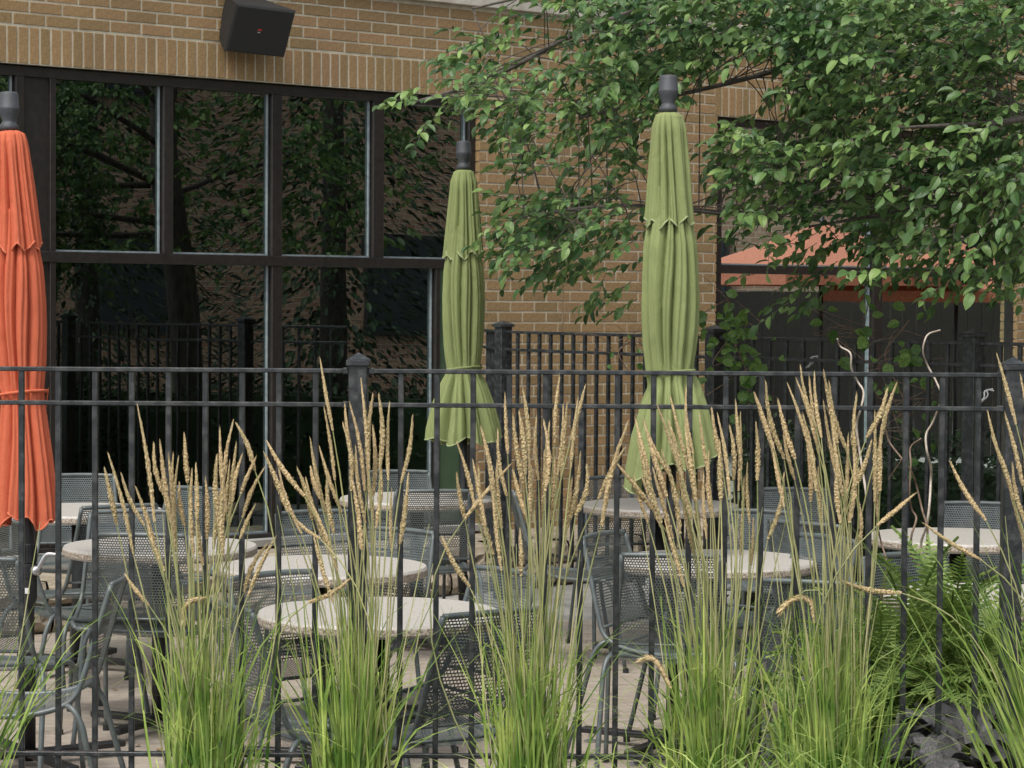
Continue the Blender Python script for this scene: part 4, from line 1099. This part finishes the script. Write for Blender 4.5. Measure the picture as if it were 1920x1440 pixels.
# dark leaved plant at the foot of the ferns
heart = MB()
ring = []
for k in range(16):
    a = 2 * math.pi * k / 16; r_ = .5 * (1 - .22 * math.exp(-((a - math.pi) / .35) ** 2)) * (1 + .22 * math.exp(-(min(a, 2 * math.pi - a) / .3) ** 2))
    ring.append((r_ * math.cos(a) + .45, r_ * .92 * math.sin(a), -.10 * abs(math.cos(a)) - .05 * abs(math.sin(2 * a))))
heart.add([(.2, 0, 0), (.6, 0, .02)] + ring, [(0 if 4 <= k < 12 else 1, 2 + k, 2 + (k + 1) % 16) for k in range(16)] + [(0, 2 + 12, 1), (0, 1, 2 + 4)])
heart_me = leaf_mb(1, .95, .30, .55, n=7).mesh('leaf', M_PURPLE, smooth=True); lime_me = heart.mesh('leaf', M_LIME, smooth=True)
pv = thing('purple_leaf_plant', 'low plant with broad dusky purple leaves under the ferns at the bottom right', 'plant', (1.18, 6.72, .38))
random.seed(8)
for k in range(66):
    px, py = random.uniform(1672, 1905), random.uniform(1300, 1450)
    Yp = 6.95 - (py - 1295) / 155 * .75 + random.uniform(-.04, .04)
    if abs(Yp - YF) < .03: Yp += .05
    p = pix(px, py, Yp)
    d = Vector((random.gauss(0, .8), random.uniform(-1, .2), random.uniform(-.5, .2))).normalized(); n = Vector((random.gauss(0, .6), random.uniform(-1.2, .3), 1)).normalized()
    lime = k % 7 == 3
    o = obj('leaf', lime_me if lime else heart_me, pv); o.matrix_local = Matrix.Translation(-Vector(pv.location)) @ leafM(p, d, n, (.035 if lime else random.uniform(.055, .10)))
# ------------------------------------------------------------------ what the windows mirror: off to the right of the picture
def conifer(X, Y, h, r, lab, seed):
    rnd = random.Random(seed); t = thing('conifer_tree', lab, 'tree', (X, Y, 0), 0, 'trees right of the picture')
    MB().tube([(0, 0, 0), (0, 0, h * .5), (0, 0, h)], [.16, .11, .02], 8).build('trunk', M_BARK, t, smooth=True, local=True)
    m = MB(); lf = leaf_mb(1, .35, .2, .2, n=3)
    for _ in range(9500):
        z = h * (.10 + .9 * rnd.random() ** 1.2); rr = r * (1 - z / h) ** .7 * rnd.random() ** .45; a = rnd.uniform(0, 6.28)
        if rnd.random() < .35 and math.sin(z * 9 + a * 2) > .2: continue
        p = Vector((rr * math.cos(a), rr * math.sin(a), z)); d = Vector((math.cos(a), math.sin(a), rnd.uniform(-.6, .1))).normalized()
        m.add(lf.v, lf.f, leafM(p, d, Vector((rnd.gauss(0, .3), rnd.gauss(0, .3), 1)).normalized(), rnd.uniform(.08, .17)))
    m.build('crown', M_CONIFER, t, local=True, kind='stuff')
conifer(8.4, 12.6, 7.5, 1.9, 'dark conifer mirrored in the left window, left of two', 1)
conifer(9.6, 9.6, 8.5, 2.0, 'dark conifer mirrored in the left window, right of two', 2)
fb = thing('brick_building', 'brown brick building across the way, mirrored in the windows', 'building', (22, 12, 0))
MB().box((22.5, 12, 5), (4, 44, 10)).build('wall', M_FARBRICK, fb)
for k in range(9):
    for q in range(2):
        y = -6 + k * 4.2; z = 1.9 + q * 3.6
        m = MB().box((20.47, y, z), (.10, 1.3, 1.5)); o = m.build('window', M_BRONZE, fb)
        MB().box((20.42, y, z), (.06, 1.15, 1.35)).build('pane', mat('far_pane', (.02, .025, .028), None, .25, spec=.25) if k == q == 0 else bpy.data.materials['far_pane'], o)

wf = thing('board_fence', 'tall dark board fence mirrored in the right window', 'fence', (12, 17, 0))
bme = MB().bbox((0, 0, .91), (.022, .1405, 1.82), .003).mesh('board', M_BRONZE)
for k in range(58): obj('board', bme, wf, (random.uniform(-.004, .004), -3.4 + k * .142, 0))
MB().bbox((12.04, 16.8, 1.3), (.04, 8.0, .09), .003).build('rail', M_BRONZE, wf)

random.seed(44); sh = thing('round_shrub', 'light green shrub in front of the dark board fence, mirrored in the right window', 'shrub', (11.0, 15.6, 0))
m = MB(); lf = leaf_mb(1, .5, .3, .2, n=3)
for _ in range(3500):
    v = Vector((random.gauss(0, 1), random.gauss(0, 1), random.gauss(0, 1))).normalized() * random.random() ** .4
    m.add(lf.v, lf.f, leafM(Vector((v.x * .6, v.y * .8, 1.15 + v.z * .75)), Vector((v.x, v.y, random.uniform(-.4, .3))).normalized(), Vector((random.gauss(0, .3), random.gauss(0, .3), 1)).normalized(), .10))
m.build('foliage', M_VINE, sh, local=True, kind='stuff'); MB().tube([(0, 0, 0), (0, 0, 1.1)], .03, 6).build('stem', M_BARK, sh, local=True)

# leaf litter on the patio and bed
random.seed(15); m = MB(); lf = leaf_mb(1, .6, .3, .2, n=3)
for _ in range(150):
    x, y = random.uniform(-2.4, 3), random.uniform(7.6, 12.5)
    m.add(lf.v, lf.f, leafM(Vector((x, y, .006)), Vector((random.gauss(0, 1), random.gauss(0, 1), .05)).normalized(), Vector((random.gauss(0, .2), random.gauss(0, .2), 1)).normalized(), random.uniform(.02, .045)))
m.build('fallen_leaves', mat('dry_leaf', (.16, .10, .04), (.30, .22, .08), .8, 12, rand=.3), kind='stuff')
